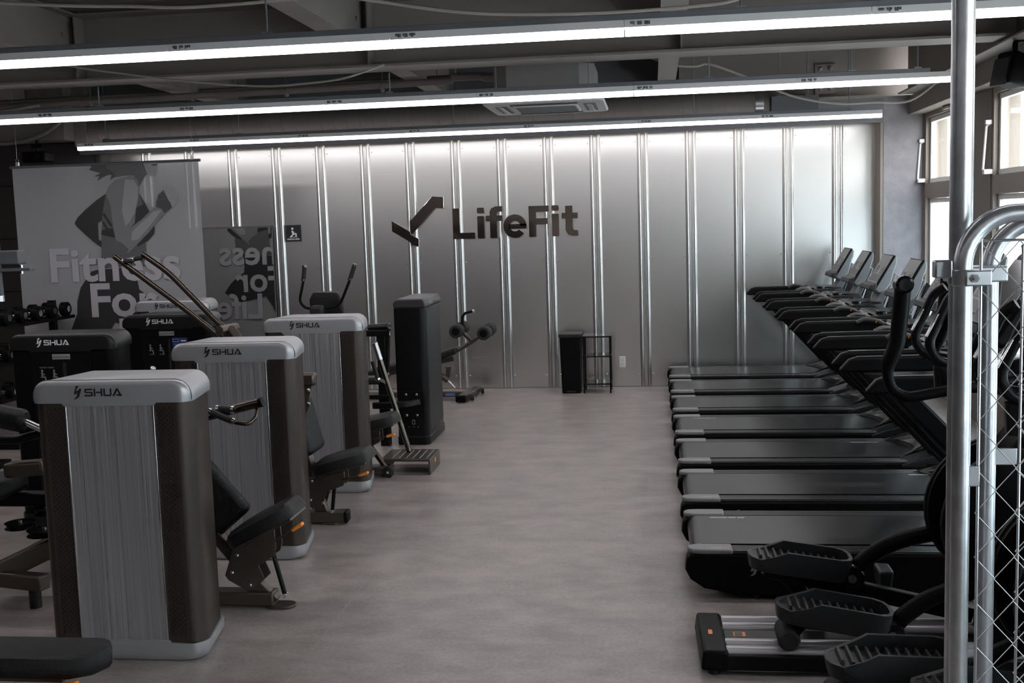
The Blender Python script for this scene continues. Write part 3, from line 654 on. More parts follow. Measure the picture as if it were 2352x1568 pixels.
# ------------------------------------------------------------------ maker's lettering, in units of the letter height
def bar_poly(a, b, w):
    a, b = Vector(a), Vector(b); d = (b-a).normalized(); n = Vector((-d.y, d.x))*w/2; e = d*0
    return [tuple(a-e+n), tuple(b+e+n), tuple(b+e-n), tuple(a-e-n)][::-1]
def shua_polys(emblem=True):
    P = []; t = .2; x = 0.
    if emblem:
        P += [[(.30, 1.38), (.72, 1.38), (.62, 1.22), (.50, 1.18), (.30, .72), (.52, .72), (.28, .30), (-.02, .30), (.10, .62)],
              [(.95, 1.02), (1.05, .90), (.62, -.12), (.20, -.36), (-.02, -.36), (.10, -.18), (.28, -.08), (.52, .50), (.40, .50), (.55, .80), (.66, .80), (.74, 1.02)]]
        P = [[(a, b) for a, b in p] for p in P]; x = 1.42
    S = [(0, t/2), (.95, t/2)], [(1.0, .0), (1.0, .58)], [(.05, .5), (1.0, .5)], [(.0+t/2, .42), (t/2, 1.0)], [(.05, 1-t/2), (1.05, 1-t/2)]
    P += [[(x+a, b) for a, b in q] for q in ([(0, 0), (1.05, 0), (1.13, .1), (1.13, .5), (1.03, .6), (.25, .6), (.25, .8), (1.1, .8), (1.1, 1), (.12, 1), (.02, .88), (.02, .52), (.12, .42), (.9, .42), (.9, .2), (0, .2)],)]
    x += 1.28
    P += [[(x, 0), (x+.22, 0), (x+.22, 1), (x, 1)], [(x+.32, .4), (x+.95, .4), (x+.95, .6), (x+.32, .6)], [(x+.95, 0), (x+1.17, 0), (x+1.17, 1), (x+.95, 1)]]
    x += 1.32
    P += [[(x, 1), (x, .14), (x+.14, 0), (x+.96, 0), (x+1.1, .14), (x+1.1, 1), (x+.88, 1), (x+.88, .2), (x+.22, .2), (x+.22, 1)]]
    x += 1.2
    P += [[(x, 0), (x+.26, 0), (x+.68, .76), (x+.92, .26), (x+.5, .26), (x+.6, .06), (x+1.02, .0), (x+1.32, 0), (x+.78, 1), (x+.56, 1)]]
    return P, x+1.32
def lettering(name, x, z, h, y, material, parent, side='front', emblem=True, depth=.0008):
    """SHUA mark with its lower-left corner at x,z on a plane; side front: faces -y; right: faces +x (x is then the y-coordinate)"""
    P, w = shua_polys(emblem); b = MB()
    for p in P:
        if side == 'front': b.prism([(x+a*h, z+c*h) for a, c in p], 'y', y-depth, y)
        else: b.prism([(x+a*h, z+c*h) for a, c in p], 'x', y, y+depth)
    return b.build(name, material, parent, smooth=False)

# ------------------------------------------------------------------ treadmills
OX = 1.10
def tm(x): return x-OX
def make_treadmill():
    t = thing('treadmill', (OX, 0, 0), 'black treadmill', 'treadmill', 'treadmills in the row along the windows')
    sidep = [(.137, .205), (.130, .15), (.155, .10), (.22, .055), (.36, .03), (.55, .02), (1.95, .02), (2.02, .08), (2.02, .24), (1.6, .232), (.16, .228)]
    for s in (-1, 1):
        MB().prism([(tm(a), b) for a, b in sidep], 'y', s*.275, s*.38).build('side_hull', 'black_plastic', t, bevel=.012)
        f = MB(); f.cyl((tm(.47), s*.33, 0), (tm(.47), s*.33, .03), .03, 14); f.build('foot', 'rubber', t)
        r = MB()
        for k in range(4): r.span((tm(.34), s*(.278+k*.024), .228), (tm(1.60), s*(.298+k*.024), .243))
        r.span((tm(.34), s*.276, .226), (tm(1.60), s*.376, .238)); r.build('side_rail', 'rail_strip', t, bevel=.003)
        c = MB(); c.prism([(tm(.142), s*.30), (tm(.165), s*.285), (tm(.20), s*.272), (tm(.355), s*.272), (tm(.358), s*.382), (tm(.22), s*.382), (tm(.165), s*.375), (tm(.142), s*.345)], 'z', .226, .25)
        c = c.build('rear_cap', 'grey_plastic', t, bevel=.008, seg=3)
        if s < 0:
            MB().prism([(tm(.235), -.352), (tm(.25), -.352), (tm(.243), -.340)], 'z', .2500, .2506).build('orange_mark', 'orange_plastic', c, smooth=False)
            MB().span((tm(.315), -.350, .2500), (tm(.345), -.344, .2506)).build('orange_mark', 'orange_plastic', c, smooth=False)
            MB().span((tm(.255), -.349, .2500), (tm(.31), -.345, .2504)).build('fine_print', 'label_white', c, smooth=False)
    MB().span((tm(.26), -.275, .03), (tm(2.0), .275, .20)).build('deck', 'black_plastic', t, smooth=False)
    bp = arc(.215, .19, .055, 180, 90, 6); bp = [(tm(a), b) for a, b in bp] + [(tm(1.78), .245), (tm(1.78), .205), (tm(.24), .19), (tm(.23), .14), (tm(.19), .14)]
    be = MB().prism(bp, 'y', -.258, .258).build('running_belt', 'belt', t)
    mk = MB()
    for k in range(3): mk.prism([(tm(.66+.055*k), .205), (tm(.72+.055*k), .205), (tm(.705+.055*k), .225), (tm(.645+.055*k), .225)], 'z', .2452, .2456)
    be['has_mark'] = 1
    # motor cover
    n, m = 12, 12; g = MB(); top = []
    for i in range(n+1):
        row = []
        for j in range(m+1):
            y = -.27+.54*j/m; le = 1.70-.10*(y/.26)**2; x = le+(2.04-le)*i/n; u = i/n
            z = .252+.135*(1-(1-u)**2)-.05*u*u - .035*(abs(y)/.27)**3*u
            row.append((tm(x), y, z))
        top.append(row)
    V = [p for r in top for p in r]; F_ = [(i*(m+1)+j, (i+1)*(m+1)+j, (i+1)*(m+1)+j+1, i*(m+1)+j+1) for i in range(n) for j in range(m)]
    o = len(V); V += [(p[0]+.012, p[1], .03) for p in top[0]] + [(p[0], p[1], .03) for p in top[-1]]
    F_ += [(j, j+1, o+j+1, o+j) for j in range(m)] + [(n*(m+1)+j+1, n*(m+1)+j, o+m+1+j, o+m+2+j) for j in range(m)]
    g.add(V, F_); g.build('motor_cover', 'hood_gloss', t)
    ln = MB(); ring = []
    N = 28; pts = []
    for k in range(N):
        a = 2*math.pi*k/N; yy = .235*math.sin(a); le = 1.71-.10*(yy/.26)**2
        xx = le + (.17+.0*yy)*(1-abs(math.sin(a))**2.2) if math.cos(a) > 0 else le+.006
        u = (xx-(1.70-.10*(yy/.26)**2))/(2.04-(1.70-.10*(yy/.26)**2)); pts.append((tm(xx), yy, .256+.135*(1-(1-u)**2)-.05*u*u))
    c = (tm(1.80), 0, .256+.135*(1-(1-.29)**2)-.004+.004)
    ln.add(pts+[c], [(k, (k+1) % N, N) for k in range(N)]); ln.build('cover_insert', 'hood_insert', t)
    for s in (-1, 1):
        w = MB(); rings = []
        for k in range(7):
            u = k/6; x = 1.56+.46*u; z0 = .20; z1 = .248+.10*math.sin(u*1.5); yi, yo = .262-.03*u, .385-.015*u
            rings.append([(tm(x), s*yi, z0), (tm(x), s*yo, z0), (tm(x+.03*u), s*yo, z1-.03), (tm(x+.03*u), s*(yi+.03), z1)])
        w.loft(rings); w.build('wing_guard', 'hood_gloss', t, bevel=.006)
        u_ = MB(); u_.prism([(tm(1.085), 1.0), (tm(1.20), 1.0), (tm(1.90), .27), (tm(1.78), .24)], 'y', s*.30, s*.345); u_.build('upright', 'black_metal', t, bevel=.012)
        h = MB(); h.prism([(tm(.968), 1.008), (tm(.995), .997), (tm(1.62), 1.0), (tm(1.78), 1.035), (tm(1.78), 1.082), (tm(1.62), 1.084), (tm(1.05), 1.076), (tm(1.02), 1.066)], 'y', s*.335, s*.395); h = h.build('handrail', 'black_plastic', t, bevel=.014, seg=3)
        MB().prism([(tm(1.06), 1.076), (tm(1.60), 1.083), (tm(1.60), 1.088), (tm(1.06), 1.081)], 'y', s*.350, s*.382).build('rail_pad', 'charcoal_plastic', h, bevel=.003)
        gp = MB().tube(fillet([(tm(1.40), s*.31, 1.075), (tm(1.45), s*.30, 1.10), (tm(1.53), s*.285, 1.09), (tm(1.60), s*.27, 1.05)], .03), .014, 10).build('pulse_grip', 'grip_grey', t)
        MB().cyl((tm(1.528), s*.286, 1.083), (tm(1.534), s*.283, 1.081), .0150, 10).build('orange_key', 'orange_plastic', gp)
    cb = MB(); cb.prism([(tm(1.60), -.34), (tm(1.60), .34), (tm(1.70), .36), (tm(1.86), .30), (tm(1.88), 0), (tm(1.86), -.30), (tm(1.70), -.36)], 'z', 1.03, 1.092); cb.build('console_bridge', 'dark_shell', t, bevel=.015, seg=3)
    MB().span((tm(1.66), -.20, 1.092), (tm(1.78), .20, 1.102)).build('tray', 'black_gloss', t, bevel=.004)
    MB().lathe([(.04, 1.09), (.04, 1.11), (.034, 1.11), (.034, 1.096)], (tm(1.65), -.26, 0), 'z', 18).build('cup_holder', 'black_gloss', t)
    MB().cyl((tm(1.58), -.16, 1.07), (tm(1.58), .16, 1.07), .022, 12).build('cross_grip', 'black_gloss', t)
    ms = MB(); ms.prism([(tm(1.80), 1.06), (tm(1.88), 1.06), (tm(2.00), 1.32), (tm(1.95), 1.34)], 'y', -.10, .10); ms.build('console_mast', 'grey_box', t, bevel=.008)
    for s in (-1, 1): MB().prism([(tm(1.86), .96), (tm(1.93), .98), (tm(2.03), 1.27), (tm(1.985), 1.31)], 'y', s*.16, s*.19).build('mast_strut', 'black_metal', t, bevel=.005)
    a = Vector((tm(1.80), 0, 1.205)); b = Vector((tm(1.957), 0, 1.470)); d = (b-a).normalized(); nrm = Vector((d.z, 0, -d.x)); L = (b-a).length
    def P(u, v): q = a+d*u+nrm*v; return (q.x, q.z)
    sh = MB(); sh.prism([P(0, 0), P(L, 0), P(L+.002, .03), P(L-.05, .055), P(.22, .06), P(.10, .095), P(.02, .085), P(-.02, .04)], 'y', -.195, .195); sh.build('console_shell', 'console_back', t, bevel=.012, seg=3)
    rim = MB(); rim.prism([P(-.005, -.006), P(L+.006, -.006), P(L+.006, .012), P(-.005, .012)], 'y', -.2, .2); rim.build('console_rim', 'black_plastic', t, bevel=.005)
    sc = MB(); sc.prism([P(.045, -.0085), P(L-.004, -.0085), P(L-.004, -.005), P(.045, -.005)], 'y', -.19, .19); sc = sc.build('console_face', 'screen', t, bevel=.002)
    lp = MB(); lp.prism([P(-.03, -.035), P(.015, -.045), P(.02, -.03), P(.05, -.004), P(-.02, .02)], 'y', -.205, .205); lp.build('console_lip', 'charcoal_plastic', t, bevel=.008)
    for (u0, u1, y0, y1, m_) in ((.06, .125, -.18, .18, 'key_dark'), (.07, .12, .13, .175, 'key_violet'), (.07, .12, -.175, -.13, 'key_violet'), (.135, .20, .05, .15, 'key_dark'), (.135, .20, -.15, -.05, 'key_dark')):
        k = MB(); dd = -.0098 if m_ == 'key_violet' else -.0092
        k.prism([P(u0, dd), P(u1, dd), P(u1, -.008), P(u0, -.008)], 'y', y0, y1); k.build('key_group', m_, sc, smooth=False)
    k = MB()
    for uu in (.148, .168, .188):
        for yy in (.07, .10, .13, -.07, -.10, -.13): 
            q = P(uu, -.0098); k.box((q[0], yy, q[1]), (.006, .012, .006))
    k.build('key_prints', 'label_white', sc, smooth=False)['kind'] = 'stuff'
    lettering('side_logo', tm(.44), .135, .035, -.3805, 'plate_silver', t)
    return t
tm0 = make_treadmill()
TL = ['black treadmill farthest back, against the metal wall', 'second black treadmill from the metal wall', 'third black treadmill from the metal wall', 'middle black treadmill, fourth from the metal wall', 'black treadmill, third from the elliptical trainers', 'black treadmill next but one to the elliptical trainers', 'nearest black treadmill, beside the elliptical trainers']
belts = {3: .30, 4: 1.35, 5: 1.52, 6: .28}
for i in range(7):
    o = tm0 if i == 0 else copy_tree(tm0)
    o.location = (OX, 5.265+.38+(6-i)*.985, 0); o['label'] = TL[i]
    if i in belts:
        belt = [c for c in o.children if c.name.startswith('running_belt')][0]; x = belts[i]; mk = MB()
        for k in range(4): mk.prism([(tm(x+.048*k), .205), (tm(x+.048*k+.05-.006*k), .205), (tm(x+.048*k+.038), .228), (tm(x+.048*k-.004), .228)], 'z', .2452, .2457)
        mk.build('belt_mark', 'plate_silver', belt, smooth=False)
for o in bpy.data.objects:
    if 'has_mark' in o: del o['has_mark']

# ------------------------------------------------------------------ elliptical trainers
EX = 1.20
def el(x): return x-EX
def pedal(name, root, x, y, z, tilt, scale=1.):
    """foot tray: rear end at x,z; nose tilted down by tilt"""
    L, Wd = .455*scale, .175*scale
    out = [(.0, -.02), (.012, -.05), (.05, -.078), (.12, -.085), (.40, -.085), (.44, -.065), (.455, -.03), (.455, .03), (.44, .065), (.40, .085), (.12, .085), (.05, .078), (.012, .05), (.0, .02)]
    # denser outline
    pts = []
    for i in range(len(out)):
        a, b = Vector(out[i]), Vector(out[(i+1) % len(out)]); k = max(1, int((b-a).length/.04))
        pts += [tuple(a+(b-a)*j/k) for j in range(k)]
    def wall(u): return .012 if u < .08 else (.012+.050*(u-.08)/.07 if u < .15 else .062)
    R = Matrix.Rotation(tilt, 3, 'Y'); org = Vector((el(x), y, z))
    def T(u, v, h): return tuple(org + R @ Vector((u*scale, v*scale*1.24, h*scale)))
    inn = [(.5*.0+(u-.2275)*.93+.2275, v*.86) for u, v in pts]
    rings = [[T(u*.94+.012, v*.86, -.045) for u, v in pts], [T(u, v, 0) for u, v in pts], [T(u, v, wall(u)) for u, v in pts], [T(a, b, wall(u)) for (a, b), (u, v) in zip(inn, pts)], [T(a, b, .010) for a, b in inn]]
    o = MB().loft(rings).build('pedal', 'pedal', root, bevel=.003)
    tr = MB()
    for k in range(11):
        u = .045+k*.034; hw = .062 if u > .07 else .05
        tr.loft([[T(u-.004, -hw, .008), T(u-.004, hw, .008), T(u+.016, hw, .008), T(u+.016, -hw, .008)], [T(u+.002, -hw, .026), T(u+.002, hw, .026), T(u+.010, hw, .026), T(u+.010, -hw, .026)]])
    tr.build('tread_ribs', 'pedal_tread', o)['kind'] = 'stuff'
    return o
def make_elliptical(yc, label, pedals, hand):
    t = thing('elliptical_trainer', (EX, yc, 0), label, 'elliptical', 'elliptical trainers by the fence')
    be = MB(); be.loft([[(el(.165), -.235, .02), (el(.29), -.235, .02), (el(.28), .235, .02), (el(.155), .235, .02)], [(el(.175), -.225, .10), (el(.275), -.225, .10), (el(.265), .225, .10), (el(.165), .225, .10)]])
    be = be.build('rear_crossbar', 'black_plastic', t, bevel=.012, seg=3)
    MB().span((el(.205), -.04, .1005), (el(.222), .01, .1012)).build('orange_label', 'orange_plastic', be, smooth=False)
    for y in (-.2, .2): MB().cyl((el(.22), y, 0), (el(.22), y, .03), .025, 12).build('foot', 'rubber', t)
    MB().span((el(.27), -.235, .022), (el(1.6), -.205, .085)).build('side_beam', 'black_metal', t, bevel=.006); MB().span((el(.27), .205, .022), (el(1.6), .235, .085)).build('side_beam', 'black_metal', t, bevel=.006)
    cbm = MB().span((el(.27), -.055, .03), (el(1.6), .05, .088)).build('centre_beam', 'charcoal_plastic', t, bevel=.005)
    MB().span((el(.31), -.03, .0885), (el(.36), .02, .0892)).build('caution_label', 'orange_plastic', cbm, smooth=False); MB().span((el(.315), -.026, .0893), (el(.347), .016, .0896)).build('label_print', 'print_black', cbm, smooth=False)
    for y in (-.175, -.095, .09, .17): MB().cyl((el(.27), y, .078), (el(1.45), y, .078), .026, 16).build('guide_rail', 'alu_rail', t)
    # housing
    hb = MB(); hb.prism([(el(1.30), .03), (el(2.05), .03), (el(2.05), .55), (el(1.95), .85), (el(1.75), .99), (el(1.45), .99), (el(1.38), .90), (el(1.34), .5)], 'y', -.13, .13); hb.build('housing', 'black_plastic', t, bevel=.03, seg=3)
    for s in (-1, 1):
        d = MB(); d.lathe([(.30, .10*s), (.30, .15*s), (.27, .20*s), (.15, .225*s), (.02, .23*s)], (el(1.42), 0, .60), 'y', 40); d = d.build('crank_cover', 'black_plastic', t)
        MB().lathe([(.306, .13*s), (.309, .138*s), (.306, .146*s)], (el(1.42), 0, .60), 'y', 40).build('cover_rim', 'charcoal_plastic', d)
    lettering('brand_lettering', el(1.44), .905, .055, -.1305, 'plate_silver', t, emblem=False)
    mst = MB(); mst.prism([(el(1.52), .95), (el(1.70), .95), (el(1.50), 1.50), (el(1.42), 1.50)], 'y', -.06, .06); mst.build('mast', 'black_plastic', t, bevel=.02)
    cs = MB(); cs.prism([(el(1.27), 1.33), (el(1.33), 1.30), (el(1.56), 1.62), (el(1.50), 1.66)], 'y', -.2, .2); cs = cs.build('console', 'black_plastic', t, bevel=.02, seg=3)
    MB().prism([(el(1.295), 1.384), (el(1.301), 1.380), (el(1.478), 1.626), (el(1.472), 1.630)], 'y', -.17, .17).build('console_face', 'screen', cs, smooth=False)
    for s in (-1, 1):
        MB().tube(fillet([(el(1.38), s*.05, 1.22), (el(1.20), s*.10, 1.235), (el(1.10), s*.12, 1.25), (el(1.06), s*.12, 1.32), (el(1.14), s*.12, 1.50), (el(1.18), s*.10, 1.53)], .06), .019, 10).build('static_handle', 'black_metal', t)
        sens = MB(); sens.bar((el(1.055), s*.12, 1.35), (el(1.10), s*.12, 1.44), .03, .006); sens.build('pulse_plate', 'chrome', t, bevel=.002)
    MB().lathe([(.045, 1.13), (.05, 1.23), (.044, 1.23), (.04, 1.15)], (el(1.145), -.07, 0), 'z', 20).build('cup_holder', 'black_gloss', t)
    for s, (dx, dz) in zip((-1, 1), hand):
        y = s*.22
        pth = fillet([(el(1.50), y*.8, 1.20), (el(1.13+dx), y, 1.155+dz), (el(.96+dx), y, 1.125+dz), (el(.90+dx), y, 1.16+dz), (el(.885+dx), y, 1.25+dz), (el(.925+dx), y, 1.33+dz), (el(.945+dx), y*1.02, 1.56+dz)], .07, 6)
        k = len(pth); rr = [.021 if i < k*.62 else .021+.010*min(1, (i-k*.62)/(k*.12)) for i in range(k)]
        h = MB().tube(pth, rr, 14).build('moving_handle', 'black_plastic', t)
        MB().lathe([(.024, -.042), (.034, -.030), (.034, .030), (.024, .042)], (el(.945+dx), y*1.02, 1.565+dz), 'y', 16).build('grip_end', 'black_gloss', h)
        MB().bar((el(1.48), y*.8, 1.22), (el(1.62), y*.8, .72), .05, .05).build('swing_arm', 'black_metal', t, bevel=.008)
    for i, (s, px, pz, tilt, hubp, armp, rolx, sc) in enumerate(pedals):
        y = s*.155
        p = pedal('pedal', t, px, y, pz, tilt, sc)
        hx, hz = hubp
        MB().prism([(el(px+.09), pz-.035), (el(px+.20), pz-.055), (el(hx-.03), hz+.045), (el(hx+.05), hz+.01), (el(hx+.02), hz-.04), (el(hx-.15), hz-.01), (el(px+.10), pz-.09)], 'y', y-.035, y+.035).build('pedal_beam', 'black_plastic', t, bevel=.010)
        MB().lathe([(.05, y-.06), (.055, y-.045), (.055, y+.045), (.05, y+.06)], (el(hx), 0, hz), 'y', 20).build('pivot_hub', 'black_gloss', t)
        MB().lathe([(.018, y-.066), (.018, y-.058)], (el(hx), 0, hz), 'y', 10).build('hub_bolt', 'steel', t)
        MB().tube(smooth_path([(el(a), y, b) for a, b in [hubp]+armp], 5), .035, 12).build('link_arm', 'black_plastic', t)
        if s > 0 and yc > 4: MB().bar((el(px+.07), y, pz-.06), (el(1.32), y, .13), .06, .07).build('treadle_beam', 'black_plastic', t, bevel=.015)
        MB().bar((el(px+.12), y, pz-.05), (el(rolx+.01), y, .155), .05, .06).build('roller_leg', 'black_plastic', t, bevel=.01)
        MB().lathe([(.035, y-.085), (.045, y-.07), (.045, y+.07), (.035, y+.085)], (el(rolx), 0, .150), 'y', 20).build('guide_roller', 'rubber', t)
    return t
e1 = make_elliptical(4.60, 'black elliptical trainer with two foot trays beside the nearest treadmill',
    [(-1, .468, .275, .17, (.915, .170), [(.98, .24), (1.08, .31), (1.22, .36), (1.42, .42)], .515, 1.),
     (1, .385, .385, .14, (.815, .30), [(.90, .385), (1.02, .45), (1.20, .49), (1.42, .50)], .66, .95)], [(.0, .0), (.28, .02)])
# front end of another pedal, reduced to a block just past the far tray
MB().loft([[(el(.96), .24, .20), (el(1.01), .25, .20), (el(1.01), .37, .20), (el(.96), .38, .20)], [(el(.955), .235, .285), (el(1.02), .25, .285), (el(1.02), .37, .285), (el(.955), .385, .285)]]).build('pedal_front', 'pedal', e1, bevel=.012)
e0 = make_elliptical(3.70, 'black elliptical trainer nearest the viewer behind the chain-link fence',
    [(1, .575, .285, .02, (1.05, .20), [(1.12, .29), (1.25, .36), (1.42, .42)], .62, 1.),
     (-1, .80, .32, .12, (1.25, .22), [(1.32, .32), (1.40, .40), (1.44, .45)], .86, 1.)], [(.24, .09), (.20, .10)])

# ------------------------------------------------------------------ chain-link fence in the foreground
def fence_panel(x0, x1, yc, ztop, r, label, bar_dx, mesh_off, post=None):
    t = thing('chain_link_panel', (x0, yc, 0), label, 'fence', 'chain-link fence panels')
    W = x1-x0; R = .105
    path = fillet([(0, 0, .03), (0, 0, ztop), (W, 0, ztop), (W, 0, .03)], R, 10)
    # true circular corners
    p2 = [(0, 0, .03)] + [(R+R*math.cos(math.radians(180-a)), 0, ztop-R+R*math.sin(math.radians(a))) for a in range(0, 91, 9)] + [(W-R+R*math.sin(math.radians(a)), 0, ztop-R+R*math.cos(math.radians(a))) for a in range(0, 91, 9)] + [(W, 0, .03)]
    MB().tube(p2, r, 18).build('pipe_frame', 'galvanised', t)
    MB().cyl((0, 0, .12), (W, 0, .12), r*.9, 14).build('bottom_pipe', 'galvanised', t)
    for x in (bar_dx, W-bar_dx): MB().cyl((x, -.004, .14), (x, -.004, ztop-.05), .0033, 8).build('tension_bar', 'galvanised_wire', t)
    MB().cyl((bar_dx-.004, -.004, ztop-.055), (W-bar_dx, -.004, ztop-.055), .0028, 8).build('tension_wire', 'galvanised_wire', t)
    mesh = MB(); hw, hh = .0398, .0475; x = bar_dx-.004; k = 0
    while x + hw < W-bar_dx+.03:
        pts = []; z = ztop-.055; j = 0
        while z > .14:
            side = (j+k) % 2; pts.append((x + (hw+.0015 if side else -.0015), -.004+(.002 if side else -.002), z-mesh_off)); z -= hh; j += 1
        mesh.tube(pts, .00135, 5); x += hw; k += 1
    mesh.build('wire_mesh', 'galvanised_wire', t)['kind'] = 'stuff'
    return t
fp1 = fence_panel(.634, 1.62, 2.385, 1.835, .0188, 'front chain-link panel with rounded pipe frame clamped to the tall post', .034, 0.)
fp2 = fence_panel(.737, 1.72, 2.56, 1.815, .0188, 'rear chain-link panel standing just behind the front one', .068, .02)
po = thing('fence_post', (.6435, 2.442, 0), 'tall galvanised pipe post in the right foreground', 'post')
MB().cyl((0, 0, 0), (0, 0, DECK_Z), .0235, 28).build('pipe', 'galvanised', po)
cl = thing('pipe_clamp', (.634, 2.385, 1.705), 'galvanised pipe clamp joining the post and the front panel', 'clamp')
MB().lathe([(.0255, -.017), (.0255, .017)], (.0095, .057, 0), 'z', 24).build('post_jaw', 'galvanised', cl, bevel=.002)
MB().lathe([(.0215, -.017), (.0215, .017)], (0, 0, 0), 'z', 24).build('frame_jaw', 'galvanised', cl, bevel=.002)
MB().span((-.002, -.028, -.016), (.05, -.019, .016)).build('jaw_plate', 'galvanised', cl, bevel=.003)
MB().span((-.048, .03, -.002), (-.012, .06, .036)).build('upper_jaw', 'galvanised', cl, bevel=.004)
MB().span((.0, .10, -.017), (.12, .165, .017)).build('rear_strap', 'galvanised', cl, bevel=.004)
b = MB(); b.cyl((.015, -.042, 0), (.015, -.028, 0), .0045, 10); b.lathe([(.009, -.034), (.009, -.027)], (.015, 0, 0), 'y', 6); b.build('bolt', 'chrome', cl)
for z, in ((1.29,),):
    MB().span((.012, -.012, z-.022), (.036, -.008, z+.022)).build('hinge_tab', 'galvanised', fp1, bevel=.003)
    MB().span((.012, -.010, z-.016), (.062, -.006, z+.022)).build('hinge_tab', 'galvanised', fp2, bevel=.003)

# ------------------------------------------------------------------ weight-stack towers
_vent = {}
def vent_mesh(s):
    if s not in _vent:
        b = MB()
        for c in range(7):
            for k in range(48):
                z = .118+k*.0208+(.0104 if c % 2 else 0); x = s*(.211+c*.0113); b.span((x-.0015, -.0012, z), (x+.0015, .0008, z+.0105))
        o = b.build('vent_slots', 'slot_dark', None, smooth=False); _vent[s] = o.data; bpy.data.objects.remove(o)
    return _vent[s]
def tower(root, palette, ox=0., oy=0., turn=0., logo='print_black', vents=True, back=False):
    """0.74 wide, 0.33 deep, 1.23 high; front face looks to -y before turning"""
    shell, cap, panel, trim = palette
    Rz = Matrix.Translation((ox, oy, 0)) @ Matrix.Rotation(turn, 4, 'Z')
    def put(o): o.matrix_local = Rz; return o
    HW, D, TAPER = .352, .34, .05
    for s in (-1, 1):
        pts = [(s*.196, .004), (s*.30, .0)] + [(s*(HW-.07+.07*math.sin(math.radians(a))), .07-.07*math.cos(math.radians(a))) for a in range(0, 91, 15)] + [(s*(HW-TAPER*.9), D-.03), (s*(HW-TAPER-.02), D), (s*.196, D)]
        sh = put(MB().prism(pts, 'z', .085, 1.142).build('side_shell', shell, root, bevel=.002))
        if vents:
            v = bpy.data.objects.new('vent_slots', vent_mesh(s)); COL.objects.link(v); v.parent = sh; v['kind'] = 'stuff'
        put(MB().span((s*.193, -.0045, .075), (s*.200, .01, 1.125)).build('edge_trim', trim, root, bevel=.001))
    put(MB().span((-.194, -.002, .08), (.194, .02, 1.124)).build('front_panel', panel, root, smooth=False))
    put(MB().span((-.196, .02, .02), (.196, D-.01, 1.13)).build('core', 'slot_dark', root, smooth=False))
    # top cap and base cap: plan outline with rounded front corners, stacked upwards
    def plan(hw, y0, r, z):
        return [(-hw+TAPER, D+.004, z)] + [(-hw+r-r*math.cos(math.radians(a)), y0+r-r*math.sin(math.radians(a)), z) for a in range(0, 91, 15)] + [(hw-r+r*math.sin(math.radians(a)), y0+r-r*math.cos(math.radians(a)), z) for a in range(0, 91, 15)] + [(hw-TAPER, D+.004, z)]
    rings = [plan(.357, -.006, .055, 1.136), plan(.359, -.006, .055, 1.160)]
    for a in (15, 30, 45, 60, 75, 90): q = math.radians(a); rings.append(plan(.359-.070*(1-math.cos(q)), -.006+(.004 if a == 75 else .014 if a == 90 else 0), .055-.03*a/90, 1.160+.070*math.sin(q)))
    cp = MB().loft(rings); cp.prism([(-.212, 1.137), (-.200, 1.123), (.200, 1.123), (.212, 1.137)], 'y', -.0055, .02)
    put(cp.build('top_cap', cap, root))
    put(MB().tube([(-.357, .03, 1.142)] + [(-.285-.0725*math.cos(math.radians(a)), .03, 1.160+.0710*math.sin(math.radians(a))) for a in range(0, 91, 15)] + [(.285+.0725*math.sin(math.radians(a)), .03, 1.160+.0710*math.cos(math.radians(a))) for a in range(0, 91, 15)] + [(.357, .03, 1.142)], .0022, 6).build('lid_joint', 'grey_plastic', root))
    rings = [plan(.310, .012, .06, .0)]
    for a in (20, 45, 70, 90): q = math.radians(a); rings.append(plan(.312+.047*math.sin(q), .012-.019*math.sin(q), .072, .047-.047*math.cos(q)))
    rings.append(plan(.359, -.007, .072, .083))
    bc = MB().loft(rings); bc.prism([(-.212, .082), (-.200, .096), (.200, .096), (.212, .082)], 'y', -.0055, .02)
    put(bc.build('base_cap', cap, root))
    P, w = shua_polys(); h = .033; lb = MB()
    for p in P: lb.prism([(-.150+a*h, 1.166+c*h) for a, c in p], 'y', -.0074, -.005)
    put(lb.build('brand_lettering', logo, root, smooth=False))
    return put
SILVER = ('bronze_shell', 'silver_cap', 'brushed_panel', 'chrome')
BLACK = ('black_plastic', 'black_cap', 'black_gloss', 'black_plastic')

